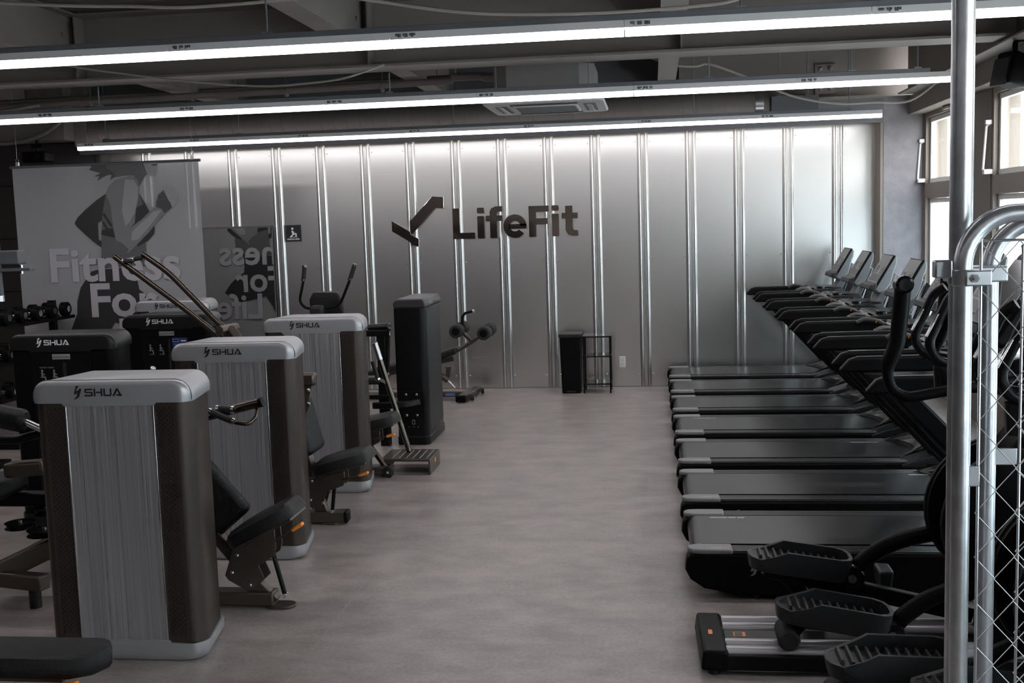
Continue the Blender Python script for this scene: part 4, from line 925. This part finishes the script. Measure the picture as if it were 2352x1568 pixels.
def seat_unit(root, pad, tilt, plate, lever, y, X, w=.30):
    """pad = (x,z) of its rear lower end; profile points already in room x,z"""
    L = .375; R = Matrix.Rotation(-tilt, 3, 'Y'); o = Vector((pad[0]-X[0], y-X[1], pad[1]))
    ring = []
    for v, zt in ((-.5, .012), (-.46, .06), (-.35, .078), (.35, .078), (.46, .06), (.5, .012)): ring.append((v*w, zt))
    rings = []
    for u, kx, kz in ((0, .55, .35), (.015, .75, .7), (.05, .92, .92), (.15, 1, 1), (.30, .98, .98), (.355, .85, .9), (.372, .7, .65), (L, .6, .4)):
        rg = [(u, v*kx, .01+(zz-.01)*kz) for v, zz in ring] + [(u, .5*w*kx, 0), (u, -.5*w*kx, 0)]
        rings.append([tuple(o + R @ Vector(p)) for p in rg])
    MB().loft(rings).build('seat_pad', 'vinyl', root)
    MB().box(tuple(o + R @ Vector((.19, 0, -.008))), (.33, w*.8, .012), R).build('seat_board', 'bronze', root, bevel=.002)
    pts = [(a-X[0], b) for a, b in plate]
    for s in (-1, 1): MB().prism(pts, 'y', y-X[1]+s*.045-.004, y-X[1]+s*.045+.004).build('seat_carriage_plate', 'bronze', root, bevel=.003)
    bo = MB()
    for i in (0, 1, 3): 
        cx, cz = pts[i]; mx, mz = sum(p[0] for p in pts)/len(pts), sum(p[1] for p in pts)/len(pts); qx, qz = cx+(mx-cx)*.25, cz+(mz-cz)*.25
        bo.lathe([(.009, -.049), (.009, -.054), (.005, -.057)], (qx, y-X[1], qz), 'y', 8)
    bo.build('bolt_heads', 'steel', root)['kind'] = 'stuff'
    a = Vector((lever[0]-X[0], y-X[1]-.07, lever[1])); d = Vector((math.cos(tilt*1.15), 0, math.sin(tilt*1.15)))
    MB().bar(a-d*.12, a, .012, .008).build('lever_rod', 'bronze', root); MB().bar(a, a+d*.065, .035, .018).build('adjust_lever', 'orange_plastic', root, bevel=.006)

def leg_foot(root, top, foot, strut_a, strut_b, y, X, beam):
    MB().bar((top[0]-X[0], y-X[1], top[1]), (foot[0]-X[0]-.03, y-X[1], .02), .055, .075, (1, 0, 0)).build('seat_post', 'bronze', root, bevel=.005)
    MB().prism([(foot[0]-X[0]-.075+a, y-X[1]+b) for a, b in rrect(0, -.05, .15, .05, .049, 5)], 'z', 0, .014).build('foot_plate', 'bronze', root, bevel=.003)
    s = MB(); s.tube([(strut_a[0]-X[0], y-X[1]-.03, strut_a[1]), (strut_b[0]-X[0], y-X[1]-.03, strut_b[1])], .012, 10); s.build('gas_spring', 'black_metal', root)
    MB().cyl((strut_b[0]-X[0], y-X[1]-.045, strut_b[1]), (strut_b[0]-X[0], y-X[1]-.015, strut_b[1]), .012, 10).build('spring_joint', 'chrome', root)
    MB().span((beam[0]-X[0], y-X[1]-.045, .012), (beam[1]-X[0], y-X[1]+.045, .082)).build('base_beam', 'bronze', root, bevel=.008)

X1 = (-2.303, 4.40)
m1 = thing('weight_machine', (X1[0], X1[1], 0), 'nearest silver and bronze weight machine at the left front', 'gym machine', 'silver weight machines along the aisle')
tower(m1, SILVER)
seat_unit(m1, (-2.055, .315), .47, [(-2.065, .285), (-2.106, .169), (-2.09, .145), (-1.987, .087), (-1.945, .115), (-1.905, .155), (-1.931, .219), (-1.85, .27), (-1.838, .306), (-1.842, .40), (-1.90, .375)], (-1.745, .405), 5.10, X1)
leg_foot(m1, (-2.02, .15), (-1.845, 0), (-1.867, .30), (-1.812, .067), 5.10, X1, (-2.35, -1.87))
Rb = Matrix.Rotation(math.radians(-40), 3, 'Y')
MB().box((-2.25-X1[0], 5.16-X1[1], .56), (.30, .07, .46), Rb).build('back_pad', 'vinyl', m1, bevel=.035, seg=4)
MB().bar((-2.42-X1[0], 5.18-X1[1], .62), (-2.03-X1[0], 5.14-X1[1], .17), .05, .06).build('back_tube', 'bronze', m1, bevel=.006)
MB().box((-2.05-X1[0], 5.12-X1[1], .30), (.05, .07, .12), Rb).build('pad_bracket', 'bronze', m1, bevel=.004)
MB().tube([(-2.6-X1[0], 5.15-X1[1], .84), (-2.168-X1[0], 5.12-X1[1], .95), (-1.888-X1[0], 5.10-X1[1], 1.018)], .024, 14).build('press_arm', 'bronze_tube', m1)
MB().cyl((-1.90-X1[0], 5.10-X1[1], 1.015), (-1.882-X1[0], 5.10-X1[1], 1.02), .0245, 14).build('arm_end_cap', 'black_plastic', m1)
MB().tube(fillet([(-1.995-X1[0], 5.02-X1[1], .934), (-1.93-X1[0], 5.02-X1[1], .925), (-1.905-X1[0], 5.05-X1[1], .95), (-1.91-X1[0], 5.1-X1[1], 1.0)], .03), .011, 10).build('handle_bend', 'bronze_tube', m1)
for (a, b) in (((-2.125, 5.02, .99), (-1.998, 5.02, .936)), ((-2.11, 5.08, .992), (-2.02, 5.08, .985))):
    pa, pb = Vector((a[0]-X1[0], a[1]-X1[1], a[2])), Vector((b[0]-X1[0], b[1]-X1[1], b[2])); g = MB().cyl(pa, pb, .016, 12).build('hand_grip', 'rubber', m1)
    MB().cyl(pa, pa+(pb-pa).normalized()*.014, .019, 12).build('grip_ring', 'chrome', g); MB().cyl(pb, pb-(pb-pa).normalized()*.014, .019, 12).build('grip_ring', 'chrome', g)

X2 = (-2.320, 5.83)
m2 = thing('weight_machine', (X2[0], X2[1], 0), 'second silver and bronze weight machine with long raised bronze arms', 'gym machine', 'silver weight machines along the aisle')
tower(m2, SILVER)
seat_unit(m2, (-2.112, .325), .25, [(-2.155, .30), (-2.175, .14), (-2.135, .104), (-2.07, .115), (-2.055, .16), (-2.04, .214), (-1.93, .250), (-1.916, .285), (-1.92, .345), (-2.06, .31)], (-1.822, .322), 6.60, X2)
leg_foot(m2, (-2.11, .15), (-2.03, 0), (-1.99, .25), (-2.012, .087), 6.60, X2, (-2.4, -1.93))
MB().box((-1.93-X2[0], 6.6-X2[1], .047), (.03, .092, .072)).build('beam_end_cap', 'black_plastic', m2, bevel=.01)
MB().box((-2.23-X2[0], 6.68-X2[1], .62), (.16, .30, .40), Matrix.Rotation(math.radians(-14), 3, 'Y')).build('back_pad', 'vinyl', m2, bevel=.04, seg=4)
MB().bar((-2.26-X2[0], 6.66-X2[1], .70), (-2.12-X2[0], 6.62-X2[1], .22), .05, .06).build('back_tube', 'bronze', m2, bevel=.006)
MB().span((-2.30-X2[0], 6.56-X2[1], .875), (-2.085-X2[0], 6.64-X2[1], .955)).build('arm_block', 'bronze', m2, bevel=.015)
bk = MB(); bk.prism([(-2.17-X2[0], .875), (-2.105-X2[0], .875), (-2.125-X2[0], .80), (-2.12-X2[0], .75), (-2.15-X2[0], .70), (-2.165-X2[0], .55), (-2.185-X2[0], .55)], 'y', 6.57-X2[1], 6.585-X2[1]); bk.build('cam_plate', 'bronze', m2, bevel=.003)
bo = MB()
for x, z in ((-2.125, .85), (-2.13, .765)): bo.lathe([(.011, 0), (.011, -.006), (.006, -.01)], (x-X2[0], 6.57-X2[1], z), 'y', 8)
bo.build('bolt_heads', 'steel', m2)['kind'] = 'stuff'
for pts, yy in (([(-3.397, 1.704), (-3.252, 1.593), (-2.931, 1.346), (-2.72, 1.17)], 6.70), ([(-3.209, 1.715), (-3.044, 1.596), (-2.723, 1.251), (-2.55, 1.13)], 6.70)):
    k = 0 if pts[0][0] < -3.3 else 1
    MB().tube(fillet([(a-X2[0], yy-X2[1]+(-.0 if k == 0 else .0), b) for a, b in pts], .08), .0185, 12).build('lift_arm', 'bronze_tube', m2)
for (a, b) in (((-3.335, 1.675), (-3.265, 1.672)), ((-3.265, 1.683), (-3.205, 1.692))):
    pa, pb = Vector((a[0]-X2[0], 6.68-X2[1], a[1])), Vector((b[0]-X2[0], 6.68-X2[1], b[1])); g = MB().cyl(pa, pb, .014, 10).build('hand_grip', 'rubber', m2); MB().cyl(pa, pa+(pb-pa).normalized()*.01, .016, 10).build('grip_ring', 'chrome', g)
MB().cyl((-2.70-X2[0], 6.62-X2[1], 1.225), (-2.66-X2[0], 6.80-X2[1], 1.228), .03, 14).build('pivot_tube', 'bronze', m2)
MB().bar((-2.68-X2[0], 6.72-X2[1], 1.22), (-2.40-X2[0], 6.5-X2[1], .95), .06, .08).build('arm_carrier', 'bronze', m2, bevel=.006)
MB().bar((-2.40-X2[0], 6.5-X2[1], .95), (-2.40-X2[0], 6.3-X2[1], .02), .07, .07).build('rear_post', 'bronze', m2, bevel=.006)

X3 = (-2.342, 7.36)
m3 = thing('weight_machine', (X3[0], X3[1], 0), 'third silver and bronze weight machine with a blue and white sticker', 'gym machine', 'silver weight machines along the aisle')
tower(m3, SILVER)
seat_unit(m3, (-2.255, .33), .20, [(-2.24, .32), (-2.25, .12), (-2.16, .10), (-2.10, .22), (-2.02, .26), (-2.02, .34)], (-1.965, .305), 7.92, X3, .26)
leg_foot(m3, (-2.36, .15), (-2.33, 0), (-2.22, .26), (-2.28, .06), 7.90, X3, (-2.6, -2.40))
st = MB().span((-.346+.70, .10, .99), (-.344+.716, .19, 1.12)); 
MB().prism([(.3405, .10), (.3280, .19), (.3288, .19), (.3413, .10)], 'z', .95, 1.125).build('sticker', 'label_white', m3, smooth=False)
MB().prism([(.3410, .105), (.3297, .185), (.3303, .185), (.3416, .105)], 'z', 1.095, 1.12).build('sticker_print', 'label_blue', m3, smooth=False)
MB().prism([(.3389, .12), (.3318, .17), (.3325, .17), (.3396, .12)], 'z', 1.02, 1.07).build('sticker_arrow', 'green_net', m3, smooth=False)

X5 = (-4.34, 9.55)
m5 = thing('weight_machine', (X5[0], X5[1], 0), 'silver weight tower standing in front of the banner', 'gym machine', 'silver weight machines along the aisle')
tower(m5, SILVER)
MB().span((-.30, .33, .02), (-.20, 1.0, .09)).build('base_beam', 'bronze', m5, bevel=.008)

def placard(put, root, title):
    put(MB().span((-.055, -.0045, 1.075), (.065, -.002, 1.108)).build('name_plate', 'plate_silver', root, bevel=.002))
    o = text_mesh('plate_print', 'EASY WAY OF FITNESS', .0105, 'print_black', at(.005, -.0052, 1.087), root, .0002, 0, 'CENTER'); put(o)
    if title: put(text_mesh('machine_title', title, .013, 'plate_silver', at(-.145, -.0024, 1.02), root, .0002))
    fg = MB()
    for x0 in (-.13, -.05):
        for (p, q, wd) in (((0, .06), (0, .03), .012), ((0, .03), (.02, .03), .008), ((.02, .03), (.02, .0), .007), ((-.012, .028), (.012, .026), .004), ((-.01, 0), (.03, 0), .004), ((0, .05), (.018, .045), .006)):
            fg.prism(bar_poly((x0+p[0], .935+p[1]), (x0+q[0], .935+q[1]), wd), 'y', -.0026, -.002)
        fg.prism(arc(x0, 1.004, .007, 0, 330, 8), 'y', -.0026, -.002)
    put(fg.build('exercise_diagram', 'plate_silver', root, smooth=False))['kind'] = 'stuff'
    put(MB().span((.01, -.003, .35), (.035, -.001, 1.055)).build('stack_slot', 'slot_dark', root, smooth=False))
    put(MB().span((.021, -.0036, .40), (.024, -.003, 1.03)).build('guide_rod', 'chrome', root, smooth=False))
X7 = (-3.70, 6.50)
m7 = thing('weight_machine', (X7[0], X7[1], 0), 'black rotary torso weight machine at the left behind the nearest tower', 'gym machine', 'black weight machines')
placard(tower(m7, BLACK, logo='label_white', vents=False), m7, 'ROTARY TORSO')
X6 = (-3.64, 7.90)
m6 = thing('weight_machine', (X6[0], X6[1], 0), 'black weight machine with a blue instruction sheet', 'gym machine', 'black weight machines')
placard(tower(m6, BLACK, logo='label_white', vents=False), m6, None)
sh_ = MB().span((.045, -.004, .915), (.165, -.002, 1.058)).build('instruction_sheet', 'label_blue', m6, smooth=False)
for (a, b, c, d, m_) in ((.05, 1.025, .10, 1.05, 'label_blue_light'), (.058, 1.005, .10, 1.013, 'label_blue_light'), (.055, 1.035, .095, 1.043, 'label_white'), (.115, 1.03, .155, 1.04, 'label_white'), (.115, .98, .155, .985, 'label_white'), (.115, .96, .155, .965, 'label_white'), (.115, .94, .15, .945, 'label_white')): MB().span((a, -.0046, b), (c, -.004, d)).build('sheet_print', m_, sh_, smooth=False)
for (x, z, r) in ((-.02, .80, .35), (.02, .83, .2)):
    g = MB().cyl((x-.07, -.25, z-.07), (x, -.30, z+.03), .018, 12).build('hand_grip', 'rubber', m6); MB().cyl((x, -.30, z+.03), (x+.006, -.305, z+.042), .02, 12).build('grip_ring', 'chrome', g)
MB().tube(fillet([(-.10, -.22, .72), (-.06, -.18, .5), (-.06, -.05, .3), (-.06, .0, .2)], .08), .03, 10).build('lever_arm', 'bronze', m6)
# front half of the rotary torso machine, between it and the nearest tower
MB().tube(fillet([(-3.02-X7[0], 5.0-X7[1], .14), (-3.36-X7[0], 5.08-X7[1], .14), (-3.36-X7[0], 5.5-X7[1], .14), (-3.36-X7[0], 6.48-X7[1], .14)], .08), .055, 4).build('base_frame', 'bronze', m7, bevel=.01)
MB().bar((-3.32-X7[0], 5.06-X7[1], .16), (-2.86-X7[0], 5.3-X7[1], .36), .07, .10).build('brace', 'bronze', m7, bevel=.01)
for x, y in ((-3.1, 5.04), (-3.36, 5.8)): MB().cyl((x-X7[0], y-X7[1], 0), (x-X7[0], y-X7[1], .09), .03, 12).build('foot', 'rubber', m7)
MB().span((-3.24-X7[0], 5.45-X7[1], .02), (-3.06-X7[0], 5.6-X7[1], 1.08)).build('column', 'black_metal', m7, bevel=.02)
MB().bar((-3.20-X7[0], 5.05-X7[1], .70), (-2.99-X7[0], 5.05-X7[1], .715), .09, .075).build('pivot_arm', 'bronze', m7, bevel=.015)
MB().tube(fillet([(-3.45-X7[0], 5.1-X7[1], .85), (-3.14-X7[0], 5.05-X7[1], .85), (-2.92-X7[0], 5.0-X7[1], .905)], .06), .022, 12).build('guard_tube', 'black_metal', m7)
rp = MB().tube([(-3.42-X7[0], 5.0-X7[1], 1.03), (-3.40-X7[0], 5.0-X7[1], 1.02), (-3.07-X7[0], 5.0-X7[1], .955), (-3.055-X7[0], 5.0-X7[1], .952)], [.035, .058, .058, .045], 18).build('roller_pad', 'vinyl', m7)
MB().cyl((-3.07-X7[0], 5.0-X7[1], .955), (-2.95-X7[0], 5.0-X7[1], .90), .018, 10).build('roller_bar', 'chrome', m7)
MB().box((-3.32-X7[0], 5.12-X7[1], .60), (.22, .30, .10)).build('seat_pad', 'vinyl', m7, bevel=.035, seg=3)
MB().span((-3.4-X7[0], 5.2-X7[1], .47), (-3.0-X7[0], 5.28-X7[1], .54)).build('seat_support', 'black_metal', m7, bevel=.01)
for (x, y, z, r) in ((-3.20, 5.12, .40, .075), (-3.06, 5.10, .37, .085), (-3.10, 5.2, .45, .06)):
    pu = MB().lathe([(r, -.014), (r*.86, -.006), (r*.86, .006), (r, .014)], (x-X7[0], y-X7[1], z), 'z', 22).build('pulley', 'black_plastic', m7); MB().cyl((x-X7[0], y-X7[1], z+.014), (x-X7[0], y-X7[1], z+.024), .012, 8).build('pulley_bolt', 'steel', pu)
bo = MB()
for x, z in ((-3.19, .80), (-3.08, .80), (-3.19, .70)): bo.lathe([(.009, 0), (.009, -.006)], (x-X7[0], 5.45-X7[1], z), 'y', 8)
bo.build('bolt_heads', 'steel', m7)['kind'] = 'stuff'

# black tower turned towards the aisle, with its bracket, post and link
X4 = (-2.02, 9.02)
m4 = thing('weight_machine', (X4[0], X4[1], 0), 'slim black weight tower seen from its narrow side at the aisle', 'gym machine', 'black weight machines')
prof = rrect(-.135, 0, .130, .70, .05, 4, (.3, 1, 1, .3))
MB().prism(prof, 'z', .03, 1.155).build('body_shell', 'dark_shell', m4, bevel=.003)
MB().prism([(-.135, 1.155), (.134, 1.155), (.136, 1.20), (.115, 1.232), (-.115, 1.232), (-.138, 1.20)], 'y', -.004, .704).build('cap_lid', 'dark_cap', m4, bevel=.012, seg=3)
MB().prism(rrect(-.14, -.005, .137, .705, .05, 4, (.3, 1, 1, .3)), 'z', 0, .075).build('base_cap', 'dark_shell', m4, bevel=.012)
MB().span((.128, .07, .12), (.1325, .63, 1.14)).build('side_panel', 'charcoal_plastic', m4, bevel=.002)
lettering('brand_lettering', .16, 1.175, .028, .135, 'plate_silver', m4, 'right')
MB().span((-.10, -.004, .24), (.10, 0, .46)).build('bracket_plate', 'black_metal', m4, bevel=.002)
bo = MB()
for x in (-.055, .035):
    for z in (.43, .255): bo.lathe([(.011, 0), (.011, -.008), (.006, -.012)], (x, -.004, z), 'y', 8)
for x in (-.04, 0, .04): bo.lathe([(.005, 0), (.005, -.004)], (x, 0, .155), 'y', 6)
bo.build('bolt_heads', 'steel', m4)['kind'] = 'stuff'
ic = MB(); ic.prism(rrect(-.012, .175, .012, .215, .005, 2), 'y', -.0015, 0); ic.build('battery_icon', 'plate_silver', m4, smooth=False); MB().prism(rrect(-.008, .179, .008, .211, .004, 2), 'y', -.002, -.0014).build('icon_fill', 'black_gloss', m4, smooth=False)
MB().tube(smooth_path([(.06, -.03, .37), (-.02, -.10, .365), (-.16, -.12, .36), (-.32, -.06, .35)], 5), .04, 4).build('curved_bracket', 'black_metal', m4, bevel=.008)
MB().span((-.28, -.05, .0), (-.20, .03, .96)).build('link_post', 'black_metal', m4, bevel=.008)
MB().span((-.62, -.06, .93), (-.17, .04, .985)).build('cross_arm', 'black_metal', m4, bevel=.01); MB().cyl((-.35, -.01, 1.0), (-.19, -.01, 1.005), .03, 14).build('bearing', 'black_gloss', m4)
lk = MB().cyl((-.165, -.06, 1.0), (-.188, -.06, .63), .013, 12).build('link_rod', 'black_metal', m4)
for z0, z1, x in ((.94, 1.03, -.163), (.59, .68, -.188)):
    MB().cyl((x, -.06, z0), (x, -.06, z1), .010, 10).build('rod_end', 'chrome', lk); MB().lathe([(.016, -.08), (.016, -.04)], (x, 0, z1-.01 if z0 > .8 else z0+.01), 'y', 12).build('rod_eye', 'steel', lk)
MB().span((-.40, -.07, .40), (-.18, .02, .44)).build('lower_arm', 'black_metal', m4, bevel=.006); MB().box((-.34, -.02, .56), (.18, .16, .06)).build('thigh_pad', 'vinyl', m4, bevel=.02)

# bench with step platform and transport wheels beside the third tower
XB = (-1.84, 8.10)
st = thing('step_bench', (XB[0], XB[1], 0), 'bronze framed bench with ribbed step platform and small wheels', 'gym machine')
MB().prism([(-.20, 0), (-.185, 0), (-.185, .085), (-.10, .085), (-.095, .10), (.165, .10), (.165, .0), (.18, .0), (.18, .118), (-.20, .118)], 'y', -.185, .185).build('step_platform', 'bronze', st, bevel=.004)
for k in range(6): MB().span((-.12+k*.052, -.15, .118), (-.112+k*.052, .15, .1195)).build('step_rib', 'plate_silver', st, smooth=False)
MB().span((.1805, -.02, .06), (.1812, .02, .09)).build('orange_label', 'orange_plastic', st, smooth=False)
MB().tube([(-.262, .05, .965), (-.035, .08, .12)], .021, 14).build('main_tube', 'bronze_tube', st); MB().tube([(-.42, -.12, .40), (-.145, -.20, .05)], .021, 14).build('front_tube', 'bronze_tube', st)
MB().cyl((-.262, .05, .965), (-.227, .055, .835), .0225, 14).build('adjust_sleeve', 'steel', st)
MB().span((-.36, -.26, .015), (-.12, -.14, .075)).build('wheel_beam', 'bronze', st, bevel=.01)
for x in (-.12, -.34):
    w_ = MB().lathe([(.03, -.285), (.042, -.28), (.042, -.255), (.03, -.25)], (x, 0, .042), 'y', 20).build('transport_wheel', 'rubber', st); MB().lathe([(.01, -.29), (.01, -.283)], (x, 0, .042), 'y', 10).build('wheel_bolt', 'chrome', w_)
gr_ = MB().cyl((-.275, .01, .83), (-.24, .01, .70), .016, 12).build('hand_grip', 'rubber', st); MB().cyl((-.24, .01, .70), (-.236, .01, .688), .019, 12).build('grip_ring', 'chrome', gr_)
MB().bar((-.24, .01, .70), (-.19, .055, .66), .022, .022).build('grip_stub', 'bronze', st)

# chest machine with U-shaped handles in front of the metal wall
XC = (-2.99, 9.80)
ch = thing('chest_press', (XC[0], XC[1], 0), 'black seated machine with upright U-shaped handles before the metal wall', 'gym machine')
MB().tube(fillet([(-.16, 0, 1.49), (-.175, 0, 1.37), (-.225, 0, 1.18), (-.17, 0, 1.115), (.10, 0, 1.12), (.165, 0, 1.16), (.26, 0, 1.37), (.305, 0, 1.49)], .05), .013, 12).build('handle_bar', 'black_metal', ch)
for pa, pb in ((Vector((-.175, 0, 1.38)), Vector((-.16, 0, 1.495))), (Vector((.262, 0, 1.375)), Vector((.307, 0, 1.495)))):
    g = MB().cyl(pa, pb, .020, 12).build('hand_grip', 'rubber', ch); d = (pb-pa).normalized(); MB().cyl(pa-d*.015, pa+d*.004, .024, 12).build('grip_ring', 'chrome', g); MB().cyl(pb-d*.004, pb+d*.014, .023, 12).build('grip_ring', 'chrome', g)
MB().loft([[(-.15, .06, 1.02), (.16, .06, 1.02), (.16, .14, 1.02), (-.15, .14, 1.02)], [(-.15, .05, 1.19), (.15, .05, 1.19), (.15, .14, 1.19), (-.15, .14, 1.19)], [(-.12, .06, 1.255), (.115, .06, 1.25), (.11, .13, 1.26), (-.11, .13, 1.265)]]).build('back_pad', 'vinyl', ch, bevel=.02, seg=3)
MB().box((-.04, -.05, 1.09), (.13, .12, .11)).build('pivot_housing', 'charcoal_plastic', ch, bevel=.03, seg=3)
MB().span((-.09, .15, 0), (.01, .25, 1.10)).build('column', 'black_metal', ch, bevel=.01); MB().span((-.3, -.1, 0), (.2, .5, .06)).build('base', 'black_metal', ch, bevel=.01)
MB().span((-.05, -.05, 1.03), (.0, .2, 1.08)).build('support_arm', 'black_metal', ch)

# decline bench with foam rollers at the back wall
XD = (-2.25, 11.45)
db = thing('decline_bench', (XD[0], XD[1], 0), 'decline sit-up bench with black foam rollers at the metal wall', 'bench')
def dd(x, y, z): return (x-XD[0], y-XD[1], z)
MB().tube(fillet([dd(-2.35, 11.45, .43), dd(-2.107, 11.45, .488), dd(-1.937, 11.45, .58), dd(-1.74, 11.45, .71)], .1), .022, 12).build('leg_tube', 'bronze', db)
MB().tube([dd(-1.90, 11.45, .60), dd(-2.03, 11.45, .735)], .02, 12).build('leg_branch', 'bronze', db)
for (x, z) in ((-2.03, .735), (-1.74, .71)):
    MB().cyl(dd(x, 11.22, z), dd(x, 11.68, z), .014, 10).build('roller_bar', 'bronze', db)
    for y0, y1 in ((11.20, 11.38), (11.52, 11.70)):
        fo = MB().tube([dd(x, y0, z), dd(x, y0+.012, z), dd(x, y1-.012, z), dd(x, y1, z)], [.056, .07, .07, .056], 22).build('foam_roller', 'foam', db); MB().cyl(dd(x, y0-.004, z), dd(x, y0, z), .04, 18).build('roller_cap', 'black_plastic', fo)
hd = MB().tube(fillet([dd(-1.998, 11.45, .72), dd(-1.998, 11.45, .90), dd(-1.875, 11.45, .925)], .06), .015, 10).build('pull_handle', 'black_metal', db); MB().cyl(dd(-1.885, 11.45, .923), dd(-1.866, 11.45, .927), .019, 10).build('grip_ring', 'chrome', hd)
MB().box(dd(-2.23, 11.45, .47), (.36, .30, .07), Matrix.Rotation(-.30, 3, 'Y')).build('seat_pad', 'vinyl', db, bevel=.025, seg=3)
MB().box(dd(-2.78, 11.45, .345), (.62, .28, .065), Matrix.Rotation(-.24, 3, 'Y')).build('back_pad', 'vinyl', db, bevel=.025, seg=3)
MB().bar(dd(-3.1, 11.45, .22), dd(-2.1, 11.45, .43), .06, .05).build('bench_rail', 'bronze', db, bevel=.005)
MB().bar(dd(-2.30, 11.45, .42), dd(-2.26, 11.45, .03), .06, .05, (1, 0, 0)).build('upright', 'bronze', db, bevel=.005)
MB().tube([dd(-2.33, 11.38, .33), dd(-2.16, 11.38, .20)], .03, 12).build('adjuster_sleeve', 'bronze', db); MB().tube([dd(-2.16, 11.38, .20), dd(-2.09, 11.38, .12)], .013, 10).build('adjuster_rod', 'chrome', db)
MB().cyl(dd(-2.25, 11.34, .235), dd(-2.25, 11.40, .235), .028, 14).build('adjust_knob', 'steel', db)
MB().prism([(-2.22-XD[0], .345), (-2.12-XD[0], .345), (-2.13-XD[0], .335), (-2.145-XD[0], .24), (-2.19-XD[0], .22), (-2.18-XD[0], .335)], 'y', -.06, .06).build('step_plate', 'bronze', db, bevel=.003)
MB().span(dd(-3.2, 11.42, .02), dd(-2.02, 11.48, .075)).build('floor_beam', 'bronze', db, bevel=.006)
MB().span(dd(-2.20, 11.414, .035), dd(-2.10, 11.42, .06)).build('blue_label', 'label_blue_light', db, smooth=False)
MB().bar(dd(-1.985, 11.16, .045), dd(-1.925, 11.80, .045), .10, .065).build('front_foot', 'bronze', db, bevel=.012)
MB().box(dd(-1.99, 11.15, .045), (.11, .05, .07)).build('foot_cap', 'black_plastic', db, bevel=.012)
for y, x in ((11.30, -1.91), (11.74, -1.87)):
    wl_ = MB().lathe([(.02, 0), (.03, .006), (.03, .028), (.02, .034)], dd(x, y, .034), 'x', 16).build('transport_wheel', 'rubber', db); MB().lathe([(.008, .034), (.008, .04)], dd(x, y, .034), 'x', 8).build('wheel_bolt', 'chrome', wl_)

# bench pad at the lower left corner
bl = thing('padded_bench', (-2.25, 3.43, 0), 'black padded bench end with orange lever at the lower left corner', 'bench')
pts = [(-.45, -.10), (.30, -.10), (.365, -.055), (.392, .02), (.36, .085), (.33, .105), (-.45, .105)]
MB().loft([[(a*.97, b*.9, .375) for a, b in pts], [(a*.995, b*.98, .39) for a, b in pts], [(a, b, .42) for a, b in pts], [(a*.985, b*.94, .445) for a, b in pts], [(a*.95, b*.80, .452) for a, b in pts]]).build('bench_pad', 'vinyl', bl)
MB().span((-.4, -.06, .35), (.25, .06, .374)).build('pad_board', 'bronze', bl); MB().span((-.15, -.05, 0), (-.05, .05, .35)).build('post', 'bronze', bl, bevel=.008); MB().span((-.4, -.2, 0), (.2, .2, .05)).build('base', 'bronze', bl, bevel=.008)
MB().bar((.16, -.10, .335), (.33, -.11, .365), .04, .022).build('adjust_lever', 'orange_plastic', bl, bevel=.007)

# cable column and dumbbells at the far left
cc = thing('cable_column', (-5.02, 8.0, 0), 'grey cable column head with chrome collars at the left edge', 'gym machine')
MB().cyl((0, 0, 1.40), (0, 0, 1.84), .034, 20).build('sleeve', 'grey_box', cc)
for z0, z1 in ((1.355, 1.40), (1.84, 1.875)): MB().cyl((0, 0, z0), (0, 0, z1), .037, 20).build('collar', 'chrome', cc)
MB().span((-.25, -.06, 1.64), (.215, .06, 1.745)).build('swivel_block', 'grey_box', cc, bevel=.012, seg=3); MB().span((-.25, -.04, 1.585), (.29, .04, 1.61)).build('arm_plate', 'grey_box', cc, bevel=.004)
for z in (1.575, 1.62): MB().cyl((.20, 0, z-.01), (.20, 0, z+.012), .014, 10).build('bolt', 'chrome', cc)
MB().span((-.40, -.05, 0), (-.30, .05, 2.2)).build('column', 'black_metal', cc, bevel=.008); MB().span((-.5, -.3, 0), (-.2, .3, .05)).build('base', 'black_metal', cc)
MB().span((-.40, -.05, 1.62), (-.2, .05, 1.72)).build('carriage', 'black_metal', cc)
rk = thing('dumbbell_rack', (-5.72, 9.55, 0), 'black tiered dumbbell rack at the left edge beside the banner', 'rack')
for y in (-.62, .62): MB().bar((-.12, y, 0), (-.12, y, 1.22), .06, .06).build('upright', 'black_metal', rk); MB().bar((-.4, y, .03), (.2, y, .03), .06, .06).build('foot', 'black_metal', rk)
n_d = 0
for zi, z in enumerate((.42, .74, 1.06)):
    for dx in (-.09, .07): MB().span((dx-.02, -.66, z-.015), (dx+.02, .66, z+.015)).build('tier_rail', 'black_metal', rk)
    for k, yy in enumerate((-.5, -.25, 0., .25, .5)):
        r = .055+.006*zi
        d_ = thing('dumbbell', (-5.73, 9.55+yy, z+.015+r), '', 'dumbbell', 'dumbbells on the rack')
        d_['label'] = f"black dumbbell, {['first', 'second', 'third', 'fourth', 'fifth'][k]} from the front on the {['lowest', 'middle', 'top'][zi]} rack tier"
        MB().cyl((-.06, 0, 0), (.06, 0, 0), .014, 10).build('handle', 'chrome', d_)
        for s in (-1, 1):
            hd_ = MB().lathe([(r*.8, s*.055), (r, s*.065), (r, s*.12), (r*.8, s*.13)], (0, 0, 0), 'x', 18).build('head', 'black_plastic', d_); MB().lathe([(r*.45, s*.13), (r*.45, s*.133)], (0, 0, 0), 'x', 14).build('head_disc', 'chrome', hd_)
spt = thing('track_spotlight', (-7.12, 11.2, 2.60), 'small black cylinder spotlight at the left edge', 'light')
MB().cyl((0, 0, 0), (0, 0, .13), .045, 16).build('can', 'black_metal', spt); MB().cyl((0, 0, .13), (0, 0, .28), .012, 8).build('stem', 'black_metal', spt); MB().cyl((0, 0, -.004), (0, 0, 0), .038, 16).build('lens', 'led_warm', spt)
